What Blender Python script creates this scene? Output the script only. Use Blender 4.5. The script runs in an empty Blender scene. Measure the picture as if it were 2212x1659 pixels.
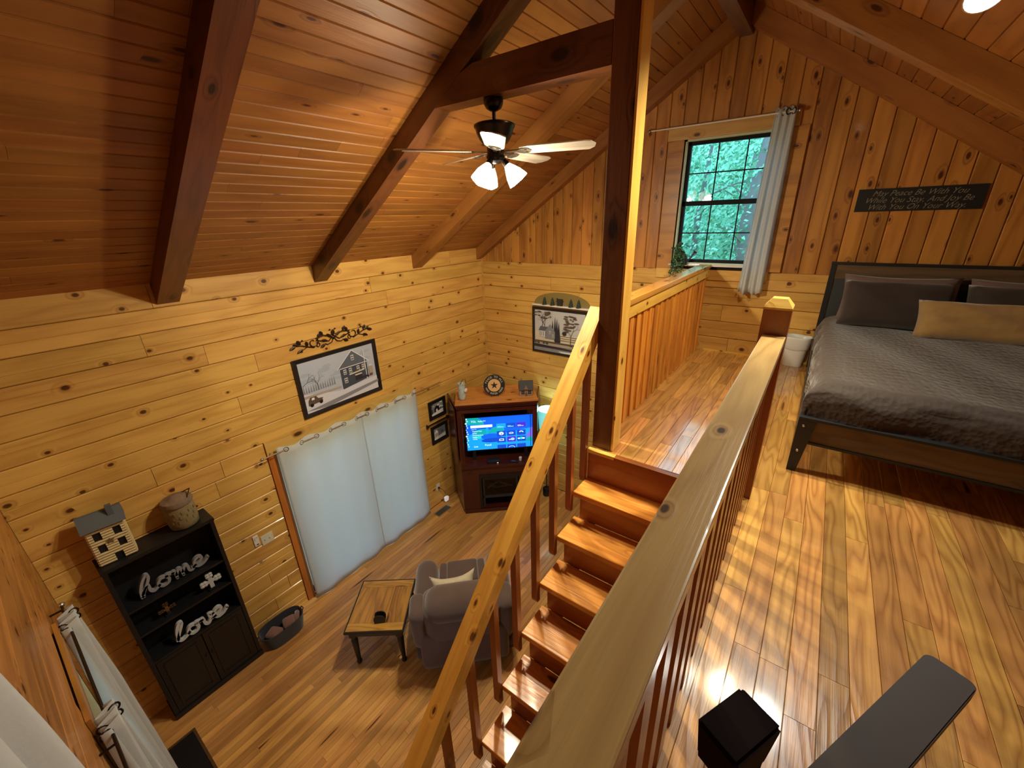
import bpy, bmesh, math, random
from mathutils import Vector, Matrix, Euler
from math import sin, cos, pi, radians, sqrt, floor, atan2
random.seed(7)
RND = random.Random(11)
scene = bpy.context.scene
col = scene.collection

# ------------------------------------------------------------------ camera, world, exposure
CAM = Vector((4.14, 0.0, 4.113))
cam_d = bpy.data.cameras.new('camera')
cam_d.sensor_width = 36.0
cam_d.lens = 887.9 / 2212 * 36.0
cam_d.clip_start = 0.02
cam = bpy.data.objects.new('camera', cam_d)
col.objects.link(cam)
ca, sa = cos(-0.640947), sin(-0.640947)
cb, sb = cos(-1.188799), sin(-1.188799)
cg, sg = cos(0.030922), sin(0.030922)
_R = Matrix(((cg, -sg, 0), (sg, cg, 0), (0, 0, 1))) @ Matrix(((1, 0, 0), (0, cb, -sb), (0, sb, cb))) @ Matrix(((ca, -sa, 0), (sa, ca, 0), (0, 0, 1)))
cam.matrix_world = Matrix.Translation(CAM) @ _R.transposed().to_4x4()
scene.camera = cam

world = bpy.data.worlds.new('world')
scene.world = world
world.use_nodes = True
wn = world.node_tree.nodes
wn['Background'].inputs[0].default_value = (0.52, 0.80, 1.0, 1)
wn['Background'].inputs[1].default_value = 3.8

scene.view_settings.view_transform = 'Standard'
scene.view_settings.look = 'None'
scene.view_settings.exposure = 0.0
scene.view_settings.gamma = 1.0
scene.view_settings.use_curve_mapping = False

# ------------------------------------------------------------------ materials
MATS = {}
def srgb(r, g, b):
    f = lambda c: (c / 12.92 if c <= 0.04045 else ((c + 0.055) / 1.055) ** 2.4)
    return (f(r / 255), f(g / 255), f(b / 255), 1)

def plain(name, rgb, rough=0.6, metal=0.0, emit=None, estr=0.0, spec=0.5, noise=0.0, nscale=20, bump=0.0, coat=0.0, sheen=0.0, trans=0.0, alpha=None):
    if name in MATS: return MATS[name]
    m = bpy.data.materials.new(name); m.use_nodes = True
    nt = m.node_tree; b = nt.nodes['Principled BSDF']
    c = srgb(*rgb)
    b.inputs['Base Color'].default_value = c
    b.inputs['Roughness'].default_value = rough
    b.inputs['Metallic'].default_value = metal
    b.inputs['Specular IOR Level'].default_value = spec
    b.inputs['Coat Weight'].default_value = coat
    b.inputs['Sheen Weight'].default_value = sheen
    b.inputs['Transmission Weight'].default_value = trans
    if emit:
        b.inputs['Emission Color'].default_value = srgb(*emit)
        b.inputs['Emission Strength'].default_value = estr
    if noise or bump:
        tc = nt.nodes.new('ShaderNodeTexCoord')
        nz = nt.nodes.new('ShaderNodeTexNoise'); nz.inputs['Scale'].default_value = nscale; nz.inputs['Detail'].default_value = 3
        nt.links.new(tc.outputs['Object'], nz.inputs['Vector'])
        if noise:
            mx = nt.nodes.new('ShaderNodeMix'); mx.data_type = 'RGBA'
            mx.inputs['A'].default_value = tuple(x * (1 - noise) for x in c[:3]) + (1,)
            mx.inputs['B'].default_value = tuple(min(1, x * (1 + noise)) for x in c[:3]) + (1,)
            nt.links.new(nz.outputs['Fac'], mx.inputs['Factor'])
            nt.links.new(mx.outputs['Result'], b.inputs['Base Color'])
        if bump:
            bp = nt.nodes.new('ShaderNodeBump'); bp.inputs['Strength'].default_value = bump; bp.inputs['Distance'].default_value = 0.01
            nt.links.new(nz.outputs['Fac'], bp.inputs['Height'])
            nt.links.new(bp.outputs['Normal'], b.inputs['Normal'])
    MATS[name] = m
    return m

def wood(name, light, dark, knot=(70, 30, 12), axis='X', knots=0.55, kscale=(2.6, 6.5), ring=5.0, ringamt=0.45, rough=0.38, tone=0.25, coat=0.15, fine=0.12, hue=0.008):
    """procedural timber, grain along one object axis, knots, per-board tone"""
    if name in MATS: return MATS[name]
    m = bpy.data.materials.new(name); m.use_nodes = True
    nt = m.node_tree; N = nt.nodes; L = nt.links
    b = N['Principled BSDF']
    def math_(op, a, bb=None, clamp=False):
        n = N.new('ShaderNodeMath'); n.operation = op; n.use_clamp = clamp
        for i, v in enumerate((a, bb)):
            if v is None: continue
            if isinstance(v, (int, float)): n.inputs[i].default_value = v
            else: L.new(v, n.inputs[i])
        return n.outputs[0]
    def mrange(v, a, bq, c=0.0, d=1.0):
        n = N.new('ShaderNodeMapRange'); n.interpolation_type = 'SMOOTHSTEP'
        L.new(v, n.inputs[0])
        n.inputs[1].default_value = a; n.inputs[2].default_value = bq; n.inputs[3].default_value = c; n.inputs[4].default_value = d
        return n.outputs[0]
    tc = N.new('ShaderNodeTexCoord'); oi = N.new('ShaderNodeObjectInfo')
    sep = N.new('ShaderNodeSeparateXYZ'); L.new(tc.outputs['Object'], sep.inputs[0])
    o = {'X': (0, 1, 2), 'Y': (1, 0, 2), 'Z': (2, 0, 1)}[axis]
    rx = math_('MULTIPLY', oi.outputs['Random'], 37.0)
    gx = math_('ADD', sep.outputs[o[0]], rx)                 # along the grain
    gy = sep.outputs[o[1]]; gz = sep.outputs[o[2]]
    gyz = math_('ADD', gy, math_('MULTIPLY', gz, 0.8))
    def comb(sx, sy, sz):
        c = N.new('ShaderNodeCombineXYZ')
        L.new(math_('MULTIPLY', gx, sx), c.inputs[0]); L.new(math_('MULTIPLY', gyz, sy), c.inputs[1]); L.new(math_('MULTIPLY', rx, sz), c.inputs[2])
        return c.outputs[0]
    vo = N.new('ShaderNodeTexVoronoi'); vo.voronoi_dimensions = '2D'; vo.feature = 'F1'; vo.inputs['Scale'].default_value = 1.0
    L.new(comb(kscale[0], kscale[1], 0), vo.inputs['Vector'])
    sc = N.new('ShaderNodeSeparateColor'); L.new(vo.outputs['Color'], sc.inputs[0])
    keep = math_('LESS_THAN', sc.outputs[0], knots)
    size = math_('ADD', math_('MULTIPLY', sc.outputs[1], 0.55), 0.55)
    dist = math_('DIVIDE', vo.outputs['Distance'], size)
    kn = math_('MULTIPLY', mrange(dist, 0.15, 0.075), keep)
    halo = math_('MULTIPLY', mrange(dist, 0.40, 0.08), keep)
    n1 = N.new('ShaderNodeTexNoise'); n1.inputs['Scale'].default_value = 1.0; n1.inputs['Detail'].default_value = 2.0
    L.new(comb(0.9, 7.0, 1.0), n1.inputs['Vector'])
    val = math_('ADD', math_('MULTIPLY', n1.outputs['Fac'], ring), math_('MULTIPLY', halo, 1.3))
    rg = math_('PINGPONG', val, 0.5)
    rg = math_('MULTIPLY', rg, 2.0)
    rg = math_('POWER', rg, 1.6)
    n2 = N.new('ShaderNodeTexNoise'); n2.inputs['Scale'].default_value = 1.0; n2.inputs['Detail'].default_value = 3.0
    L.new(comb(5.0, 160.0, 1.0), n2.inputs['Vector'])
    n3 = N.new('ShaderNodeTexNoise'); n3.inputs['Scale'].default_value = 1.0; n3.inputs['Detail'].default_value = 1.0
    L.new(comb(0.8, 2.0, 3.0), n3.inputs['Vector'])
    fac = math_('ADD', math_('MULTIPLY', rg, ringamt), math_('MULTIPLY', halo, 0.38))
    fac = math_('ADD', fac, math_('MULTIPLY', math_('SUBTRACT', n3.outputs['Fac'], 0.5), 0.5), True)
    mx = N.new('ShaderNodeMix'); mx.data_type = 'RGBA'
    mx.inputs['A'].default_value = srgb(*light); mx.inputs['B'].default_value = srgb(*dark)
    L.new(fac, mx.inputs['Factor'])
    hs = N.new('ShaderNodeHueSaturation')
    L.new(mx.outputs['Result'], hs.inputs['Color'])
    rr = math_('FRACT', math_('MULTIPLY', oi.outputs['Random'], 7.31))
    L.new(math_('ADD', 1.0 - tone * 0.5, math_('MULTIPLY', rr, tone)), hs.inputs['Value'])
    r2 = math_('FRACT', math_('MULTIPLY', oi.outputs['Random'], 17.7))
    L.new(math_('ADD', 0.5 - hue * 0.5, math_('MULTIPLY', r2, hue)), hs.inputs['Hue'])
    fm = math_('ADD', 1.0 - fine, math_('MULTIPLY', n2.outputs['Fac'], fine * 2))
    m2 = N.new('ShaderNodeMix'); m2.data_type = 'RGBA'; m2.blend_type = 'MULTIPLY'; m2.inputs['Factor'].default_value = 1.0
    cc = N.new('ShaderNodeCombineColor')
    for i in range(3): L.new(fm, cc.inputs[i])
    L.new(hs.outputs['Color'], m2.inputs['A']); L.new(cc.outputs[0], m2.inputs['B'])
    m3 = N.new('ShaderNodeMix'); m3.data_type = 'RGBA'
    m3.inputs['B'].default_value = srgb(*knot)
    L.new(math_('MULTIPLY', kn, 0.93), m3.inputs['Factor']); L.new(m2.outputs['Result'], m3.inputs['A'])
    L.new(m3.outputs['Result'], b.inputs['Base Color'])
    b.inputs['Roughness'].default_value = rough
    b.inputs['Coat Weight'].default_value = coat; b.inputs['Coat Roughness'].default_value = 0.09; b.inputs['Coat IOR'].default_value = 1.5 if coat < 0.9 else 1.8
    bp = N.new('ShaderNodeBump'); bp.inputs['Strength'].default_value = 0.15; bp.inputs['Distance'].default_value = 0.004
    L.new(math_('ADD', rg, n2.outputs['Fac']), bp.inputs['Height']); L.new(bp.outputs['Normal'], b.inputs['Normal'])
    MATS[name] = m
    return m

PINE_L, PINE_D = (212, 170, 92), (180, 128, 56)
pine = {a: wood('pine_' + a, PINE_L, PINE_D, axis=a) for a in 'XYZ'}
log = wood('log_pine', (220, 174, 92), (170, 114, 44), knots=0.30, kscale=(5.2, 7.0), tone=0.18, ring=3.2, ringamt=0.42)
gable = wood('gable_pine', (190, 130, 58), (122, 66, 26), knots=0.34, kscale=(4.4, 9.0), tone=0.36, ring=3.4, ringamt=0.5)
ceilw = wood('ceiling_pine', (166, 108, 48), (114, 62, 24), knots=0.22, kscale=(3.2, 11.0), tone=0.2, ring=3, ringamt=0.4, rough=0.45, coat=0.0)
beam = {a: wood('beam_' + a, (112, 62, 30), (66, 32, 16), knot=(34, 14, 8), axis=a, knots=0.4, kscale=(2.0, 4.5), tone=0.2, rough=0.42) for a in 'XYZ'}
red = {a: wood('stained_' + a, (160, 90, 38), (112, 58, 22), knot=(52, 20, 8), axis=a, knots=0.3, kscale=(1.4, 5.0), tone=0.2, rough=0.35) for a in 'XYZ'}
raw = {a: wood('honey_' + a, (238, 192, 92), (206, 148, 54), axis=a, knots=0.3, kscale=(5.0, 9.0), tone=0.12, rough=0.4, ring=4) for a in 'XYZ'}
tread = wood('tread_wood', (220, 148, 66), (168, 94, 34), knots=0.4, kscale=(2.0, 6.0), tone=0.25, ring=9, ringamt=0.55, rough=0.28, coat=0.4)
oak = wood('oak_loft', (212, 158, 84), (146, 90, 38), knots=0.12, kscale=(0.7, 8.0), tone=0.5, ring=11, ringamt=0.62, rough=0.34, coat=1.0, hue=0.016)
oak2 = wood('oak_lower', (204, 150, 84), (160, 104, 50), knots=0.1, kscale=(0.7, 10.0), tone=0.55, ring=7, ringamt=0.4, rough=0.3, coat=0.25, hue=0.012)
barn = {a: wood('barn_' + a, (104, 80, 52), (56, 42, 30), knot=(24, 18, 14), axis=a, knots=0.4, kscale=(1.5, 7), tone=0.1, ring=6, rough=0.6, coat=0) for a in 'XYZ'}
cherry = {a: wood('cherry_' + a, (78, 30, 24), (44, 16, 14), knot=(28, 10, 8), axis=a, knots=0.0, tone=0.1, ring=3, ringamt=0.4, rough=0.3, coat=0.3) for a in 'XYZ'}
gap = plain('joint_shadow', (44, 22, 8), rough=0.9)
black = plain('black_paint', (24, 24, 27), rough=0.42)
blackm = plain('black_metal', (48, 54, 62), rough=0.3, metal=0.3)
bronze = plain('bronze', (52, 44, 38), rough=0.28, metal=0.85)
iron = plain('iron_scroll', (54, 36, 26), rough=0.4, metal=0.5)
white = plain('white_plastic', (226, 226, 222), rough=0.4)
silver = plain('silver', (200, 200, 205), rough=0.25, metal=1.0)
cloth = plain('curtain_cloth', (222, 222, 218), rough=0.95, sheen=0.2, noise=0.05, nscale=60, bump=0.1, spec=0.1)
_n = cloth.node_tree; _t = _n.nodes.new('ShaderNodeBsdfTranslucent'); _t.inputs[0].default_value = (0.62, 0.70, 0.78, 1); _m = _n.nodes.new('ShaderNodeMixShader'); _m.inputs[0].default_value = 0.4
_n.links.new(_n.nodes['Principled BSDF'].outputs[0], _m.inputs[1]); _n.links.new(_t.outputs[0], _m.inputs[2]); _n.links.new(_m.outputs[0], _n.nodes['Material Output'].inputs[0])
suede = plain('brown_suede', (98, 80, 72), rough=0.95, sheen=0.5, noise=0.12, nscale=9, bump=0.1, spec=0.1)

# ------------------------------------------------------------------ mesh helpers
class MB:
    """collects geometry for ONE mesh object"""
    def __init__(s): s.v = []; s.f = []; s.m = []
    def add(s, vs, fs, mi=0):
        o = len(s.v); s.v += [tuple(v) for v in vs]; s.f += [tuple(i + o for i in f) for f in fs]; s.m += [mi] * len(fs); return s
    def box(s, x0, x1, y0, y1, z0, z1, c=0.0, mi=0):
        if c <= 0:
            v = [(x, y, z) for z in (z0, z1) for y in (y0, y1) for x in (x0, x1)]
            f = [(0, 2, 3, 1), (4, 5, 7, 6), (0, 1, 5, 4), (2, 6, 7, 3), (0, 4, 6, 2), (1, 3, 7, 5)]
            return s.add(v, f, mi)
        bm = bmesh.new(); bmesh.ops.create_cube(bm, size=1)
        for w in bm.verts: w.co = Vector(((x0 + x1) / 2 + w.co.x * (x1 - x0), (y0 + y1) / 2 + w.co.y * (y1 - y0), (z0 + z1) / 2 + w.co.z * (z1 - z0)))
        bmesh.ops.bevel(bm, geom=list(bm.edges), offset=c, segments=2, affect='EDGES', profile=0.7)
        return s.bm(bm, mi)
    def bm(s, bm, mi=0, mat=None):
        if mat is not None: bmesh.ops.transform(bm, matrix=mat, verts=bm.verts)
        bm.verts.index_update()
        s.add([v.co[:] for v in bm.verts], [[v.index for v in f.verts] for f in bm.faces], mi); bm.free(); return s
    def prism(s, pts, d0, d1, ax='z', mi=0):
        """2D outline extruded along an axis; outline coords are the two other axes in order"""
        def P(a, b, d):
            return {'z': (a, b, d), 'y': (a, d, b), 'x': (d, a, b)}[ax]
        n = len(pts)
        v = [P(a, b, d0) for a, b in pts] + [P(a, b, d1) for a, b in pts]
        f = [tuple(range(n))[::-1], tuple(range(n, 2 * n))] + [(i, (i + 1) % n, (i + 1) % n + n, i + n) for i in range(n)]
        return s.add(v, f, mi)
    def lathe(s, prof, n=20, c=(0, 0, 0), axis='z', mi=0, arc=None):
        v = []; f = []
        for r, h in prof:
            for k in range(n):
                a = 2 * pi * k / n
                p = (r * cos(a), r * sin(a), h)
                if axis == 'x': p = (p[2], p[0], p[1])
                if axis == 'y': p = (p[0], p[2], p[1])
                v.append((p[0] + c[0], p[1] + c[1], p[2] + c[2]))
        for i in range(len(prof) - 1):
            for k in range(n):
                f.append((i * n + k, i * n + (k + 1) % n, (i + 1) * n + (k + 1) % n, (i + 1) * n + k))
        f.append(tuple(range(n))[::-1]); f.append(tuple((len(prof) - 1) * n + k for k in range(n)))
        return s.add(v, f, mi)
    def tube(s, pts, r, n=8, mi=0, closed=False):
        pts = [Vector(p) for p in pts]; m = len(pts)
        rr = r if hasattr(r, '__len__') else [r] * m
        v = []; f = []; up = None
        for i, p in enumerate(pts):
            a = pts[i - 1] if (i > 0 or closed) else p
            b = pts[(i + 1) % m] if (i < m - 1 or closed) else p
            t = (b - a).normalized() if (b - a).length > 1e-9 else Vector((0, 0, 1))
            if up is None:
                up = Vector((0, 0, 1)) if abs(t.z) < 0.9 else Vector((1, 0, 0))
            u = t.cross(up)
            if u.length < 1e-6: u = t.orthogonal()
            u.normalize(); w = u.cross(t).normalized(); up = w
            for k in range(n):
                q = p + (u * cos(2 * pi * k / n) + w * sin(2 * pi * k / n)) * rr[i]
                v.append(q[:])
        lim = m if closed else m - 1
        for i in range(lim):
            j = (i + 1) % m
            for k in range(n): f.append((i * n + k, j * n + k, j * n + (k + 1) % n, i * n + (k + 1) % n))
        if not closed: f.append(tuple(range(n))); f.append(tuple((m - 1) * n + k for k in range(n))[::-1])
        return s.add(v, f, mi)
    def rbox(s, x0, x1, y0, y1, z0, z1, r, n=6, puff=0.0, mi=0):
        """cushion-like rounded box"""
        c = Vector(((x0 + x1) / 2, (y0 + y1) / 2, (z0 + z1) / 2)); h = Vector(((x1 - x0) / 2, (y1 - y0) / 2, (z1 - z0) / 2))
        r = min(r, h.x, h.y, h.z)
        bm = bmesh.new(); bmesh.ops.create_cube(bm, size=2)
        bmesh.ops.subdivide_edges(bm, edges=list(bm.edges), cuts=n * 2 - 1, use_grid_fill=True)
        for w in bm.verts:
            q = Vector((sin(w.co.x * pi / 2) * h.x, sin(w.co.y * pi / 2) * h.y, sin(w.co.z * pi / 2) * h.z))
            i = Vector((max(-h.x + r, min(h.x - r, q.x)), max(-h.y + r, min(h.y - r, q.y)), max(-h.z + r, min(h.z - r, q.z))))
            d = q - i
            if d.length > 1e-7:
                q = i + d.normalized() * r
            if puff:
                k = (1 - (q.x / h.x) ** 2) * (1 - (q.y / h.y) ** 2)
                q.z += puff * max(0, k) * (1 if q.z > 0 else -1) * (abs(q.z) / h.z)
            w.co = c + q
        return s.bm(bm, mi)
    def build(s, name, mat=None, parent=None, loc=None, rot=None, smooth=False, mats=None, angle=None):
        me = bpy.data.meshes.new(name); me.from_pydata(s.v, [], s.f); 
        for mm in (mats or [mat]): me.materials.append(mm)
        if mats:
            for p, i in zip(me.polygons, s.m): p.material_index = i
        if smooth:
            me.polygons.foreach_set('use_smooth', [True] * len(me.polygons))
            if angle:
                me.set_sharp_from_angle(angle=radians(angle))
        me.update()
        return link(name, me, parent, loc, rot)

def link(name, me, parent=None, loc=None, rot=None):
    o = bpy.data.objects.new(name, me); col.objects.link(o)
    if parent: o.parent = parent
    if loc is not None: o.location = loc
    if rot is not None: o.rotation_euler = rot
    return o

def tag(o, label=None, cat=None, group=None, kind=None):
    if label: o['label'] = label
    if cat: o['category'] = cat
    if group: o['group'] = group
    if kind: o['kind'] = kind
    return o

def thing(name, loc, label, cat, rz=0.0, group=None):
    o = bpy.data.objects.new(name, None); col.objects.link(o)
    o.empty_display_size = 0.1
    o.location = loc; o.rotation_euler = (0, 0, rz)
    return tag(o, label, cat, group)

def board_mesh(L, w, t, c=0.003, groove=None, ends=0.0):
    """plank along +X, width Y, face towards +Z, chamfered long edges, optional V groove"""
    h = w / 2
    pr = [(-h, -t), (-h, -c), (-h + c, 0)]
    if groove is not None: pr += [(groove - 0.0035, 0), (groove, -0.005), (groove + 0.0035, 0)]
    pr += [(h - c, 0), (h, -c), (h, -t)]
    n = len(pr)
    e = ends
    v = [(0, y, z if z < -c * 0.5 else z) for y, z in pr] + [(L, y, z) for y, z in pr]
    f = [tuple(range(n)), tuple(range(2 * n - 1, n - 1, -1))]
    for i in range(n): f.append((i, i + n, (i + 1) % n + n, (i + 1) % n))
    me = bpy.data.meshes.new('board'); me.from_pydata(v, [], [q[::-1] for q in f]); me.update()
    return me

def place_board(name, parent, p, xdir, zdir, L, w, t, mat, c=0.003, groove=None, proud=0.0):
    me = board_mesh(L, w, t, c, groove); me.materials.append(mat)
    X = Vector(xdir).normalized(); Z = Vector(zdir).normalized(); Y = Z.cross(X)
    M = Matrix((X, Y, Z)).transposed().to_4x4(); M.translation = Vector(p) + Z * proud
    o = bpy.data.objects.new(name, me); col.objects.link(o)
    o.parent = parent
    o.matrix_local = M
    return o

def split(a, b, holes):
    """interval minus holes"""
    r = [(a, b)]
    for h0, h1 in holes:
        q = []
        for s0, s1 in r:
            if h1 <= s0 or h0 >= s1: q.append((s0, s1)); continue
            if h0 > s0: q.append((s0, h0))
            if h1 < s1: q.append((h1, s1))
        r = q
    return [(s0, s1) for s0, s1 in r if s1 - s0 > 0.015]

def runs(a, b, lo, hi, rnd, cuts=None):
    if cuts is None:
        cuts = []; x = a + rnd.uniform(0.3, hi)
        while x < b - 0.25: cuts.append(x); x += rnd.uniform(lo, hi)
    xs = [a] + [c for c in cuts if a < c < b] + [b]
    return list(zip(xs[:-1], xs[1:]))

def text_mesh(txt, size, name, mat, parent, M, depth=0.001, shear=0.0, align='CENTER', sx=1.0, offset=0.0):
    cu = bpy.data.curves.new(name, 'FONT'); cu.body = txt; cu.size = size; cu.extrude = depth; cu.shear = shear
    cu.align_x = align; cu.align_y = 'CENTER'; cu.offset = offset; cu.resolution_u = 3
    tmp = bpy.data.objects.new(name, cu); col.objects.link(tmp)
    bpy.context.view_layer.update()
    me = bpy.data.meshes.new_from_object(tmp.evaluated_get(bpy.context.evaluated_depsgraph_get()))
    bpy.data.objects.remove(tmp); 
    me.materials.clear(); me.materials.append(mat)
    if sx != 1.0:
        for v in me.vertices: v.co.x *= sx
    o = bpy.data.objects.new(name, me); col.objects.link(o)
    o.parent = parent; o.matrix_local = M
    return o

def frame_M(p, X, Z):
    X = Vector(X).normalized(); Z = Vector(Z).normalized(); Y = Z.cross(X)
    M = Matrix((X, Y, Z)).transposed().to_4x4(); M.translation = Vector(p); return M

def art_plane(name, parent, M, shapes):
    """flat print built as thin coloured shapes on a sheet; shapes: (material, [(u,v)..])"""
    mb = MB(); mats = []
    for k, (mt, pts) in enumerate(shapes):
        if mt not in mats: mats.append(mt)
        z = 0.0006 * (k * 0.12)
        mb.add([(u, v, z) for u, v in pts], [tuple(range(len(pts)))], mats.index(mt))
    o = mb.build(name, None, parent, mats=mats)
    o.matrix_local = M
    return o

def circ(cx, cy, rx, ry=None, n=14, a0=0, a1=2 * pi):
    ry = ry or rx
    return [(cx + rx * cos(a0 + (a1 - a0) * k / n), cy + ry * sin(a0 + (a1 - a0) * k / n)) for k in range(n)]

def rect(u0, v0, u1, v1): return [(u0, v0), (u1, v0), (u1, v1), (u0, v1)]

# ------------------------------------------------------------------ room dimensions
BW = 4.888; FW = -0.24; RX = 6.4; LF = 2.673; TOP = 3.545; CH = 0.179; RIDGE = 3.2
def roof(x): return 3.73 + 0.64 * x if x <= RIDGE else 5.778 - 0.665 * (x - RIDGE)
TRUSS = [(0.95, 1.10), (2.25, 2.39), (3.55, 3.70)]
SLAB = plain('wall_core', (44, 22, 8), rough=0.9)

# --- left wall : log siding
wl = MB().box(-0.12, -0.022, FW - 0.1, 1.46, 0, 3.74).box(-0.12, -0.022, 3.32, BW + 0.1, 0, 3.74).box(-0.12, -0.022, 1.46, 3.32, 2.03, 3.74)
wl = tag(wl.build('wall_left', SLAB), 'golden pine log wall behind the bookcase and the long white curtains', kind='structure')
cutsL = {0: [2.9], 1: [0.785, 3.1], 2: [1.16, 3.43], 3: [1.53], 4: [2.6], 5: [1.296, 4.1], 6: [2.7], 7: [0.544, 3.57], 8: [1.007, 4.3], 9: [0.922]}
rw = random.Random(5)
for k in range(-1, 20):
    z1 = TOP - CH * k; z0 = z1 - CH
    if k == -1: z1 = 3.742
    z0 = max(z0, 0.0)
    if z1 - z0 < 0.03: continue
    cuts = cutsL.get(k, [rw.uniform(0.3, 1.3), rw.uniform(3.4, 4.5)])
    hole = [(1.39, 3.292)] if z0 < 2.03 else []
    for a, b in runs(FW, BW, 1, 3, rw, cuts):
        for s0, s1 in split(a, b, hole):
            zz1 = z1
            place_board('log_plank', wl, (0, s1 - 0.0015, (z0 + zz1) / 2), (0, -1, 0), (1, 0, 0), s1 - s0 - 0.003, zz1 - z0 - 0.004, 0.022, log, 0.007,
                        groove=(rw.uniform(-0.02, 0.02) if rw.random() < 0.5 else None), proud=rw.uniform(-0.0015, 0.0015))

# --- back wall : logs below, vertical boards in the gable, one window
WX0, WX1, WZ0, WZ1 = 2.77, 3.65, 3.60, 4.80
def gable_poly(x0, x1, zb): 
    pts = [(x0, zb), (x1, zb), (x1, roof(x1) + 0.02)]
    if x0 < RIDGE < x1: pts.append((RIDGE, roof(RIDGE) + 0.02))
    pts.append((x0, roof(x0) + 0.02)); return pts
wb = MB()
wb.prism(gable_poly(-0.1, WX0, 0), BW + 0.022, BW + 0.14, 'y'); wb.prism(gable_poly(WX1, RX + 0.1, 0), BW + 0.022, BW + 0.14, 'y')
wb.box(WX0, WX1, BW + 0.022, BW + 0.14, 0, WZ0); wb.prism(gable_poly(WX0, WX1, WZ1), BW + 0.022, BW + 0.14, 'y')
wb = tag(wb.build('wall_back', SLAB), 'pine end wall with log courses below and vertical boards in the gable', kind='structure')
cutsB = {0: [2.2, 4.9], 1: [1.2, 5.3], 2: [1.636, 3.35], 3: [2.4, 5.0], 4: [0.9, 3.46], 5: [2.1, 5.4]}
for k in range(0, 20):
    z1 = TOP - CH * k; z0 = max(z1 - CH, 0)
    if z1 - z0 < 0.03: continue
    cuts = cutsB.get(k, [rw.uniform(0.8, 2.4), rw.uniform(3.3, 5)])
    for a, b in runs(0, RX, 1, 3, rw, cuts):
        place_board('log_plank', wb, (a + 0.0015, BW, (z0 + z1) / 2), (1, 0, 0), (0, -1, 0), b - a - 0.003, z1 - z0 - 0.004, 0.022, log, 0.007,
                    groove=(rw.uniform(-0.02, 0.02) if rw.random() < 0.5 else None), proud=rw.uniform(-0.0015, 0.0015))
def gboard(x0, x1, z0, z1a, z1b):
    c = 0.006; t = 0.02
    # outline in (x,z), face towards -y, chamfered long edges; local X runs up the board
    L0 = z1a - z0; L1 = z1b - z0; w = x1 - x0
    v = [(0, 0, -t), (0, 0, -c), (0, c, 0), (0, w - c, 0), (0, w, -c), (0, w, -t)]
    v += [((L0 + (L1 - L0) * y / w), y, z) for _, y, z in v]
    f = [(0, 1, 2, 3, 4, 5), (11, 10, 9, 8, 7, 6)] + [(i, i + 6, (i + 1) % 6 + 6, (i + 1) % 6) for i in range(6)]
    me = bpy.data.meshes.new('board'); me.from_pydata(v, [], f); me.update(); me.materials.append(gable)
    o = bpy.data.objects.new('gable_board', me); col.objects.link(o); o.parent = wb
    # local X -> world z, local Y -> world x, local Z -> world -y   (X x Y = Z : z x x = y, so mirror)
    M = Matrix(((0, 1, 0, x0), (0, 0, -1, BW + rw.uniform(-0.0015, 0.0015)), (1, 0, 0, z0), (0, 0, 0, 1)))
    o.matrix_local = M
x = 0.0; GBW = 0.1365
while x < RX - 0.02:
    xe = min(x + GBW, RX)
    a, b = x + 0.002, xe - 0.002
    inside = (b > WX0 - 0.02 and a < WX1 + 0.02)
    if not inside: gboard(a, b, TOP, roof(a), roof(b))
    else: gboard(a, b, WZ1 + 0.005, roof(a), roof(b))
    x = xe

# --- front wall (low, at the photographer's back)
FWX0, FWX1, FWZ0, FWZ1 = 1.10, 1.78, 0.80, 1.95
wf = MB()
wf.prism(gable_poly(-0.1, FWX0, 0), FW - 0.14, FW - 0.02, 'y'); wf.prism(gable_poly(FWX1, RX + 0.1, 0), FW - 0.14, FW - 0.02, 'y')
wf.box(FWX0, FWX1, FW - 0.14, FW - 0.02, 0, FWZ0); wf.prism(gable_poly(FWX0, FWX1, FWZ1), FW - 0.14, FW - 0.02, 'y')
wf = tag(wf.build('wall_front', SLAB), 'pine log wall at the lower left holding the curtained window', kind='structure')
for k in range(-1, 20):
    z1 = TOP - CH * k; z0 = max(z1 - CH, 0)
    if z1 - z0 < 0.03: continue
    for a, b in runs(0, RX, 1, 3, rw, [rw.uniform(0.6, 1.6), rw.uniform(3, 5)]):
        hole = [(FWX0, FWX1)] if (z1 > FWZ0 and z0 < FWZ1) else []
        for s0, s1 in split(a, b, hole):
            place_board('log_plank', wf, (s1 - 0.001, FW, (z0 + z1) / 2), (-1, 0, 0), (0, 1, 0), s1 - s0 - 0.002, z1 - z0 - 0.0012, 0.02, gable, 0.003)
wr = tag(MB().box(RX, RX + 0.12, FW - 0.14, BW + 0.14, 0, 3.75).build('wall_right', pine['Y']), 'plain pine wall on the far right of the loft', kind='structure')

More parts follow.
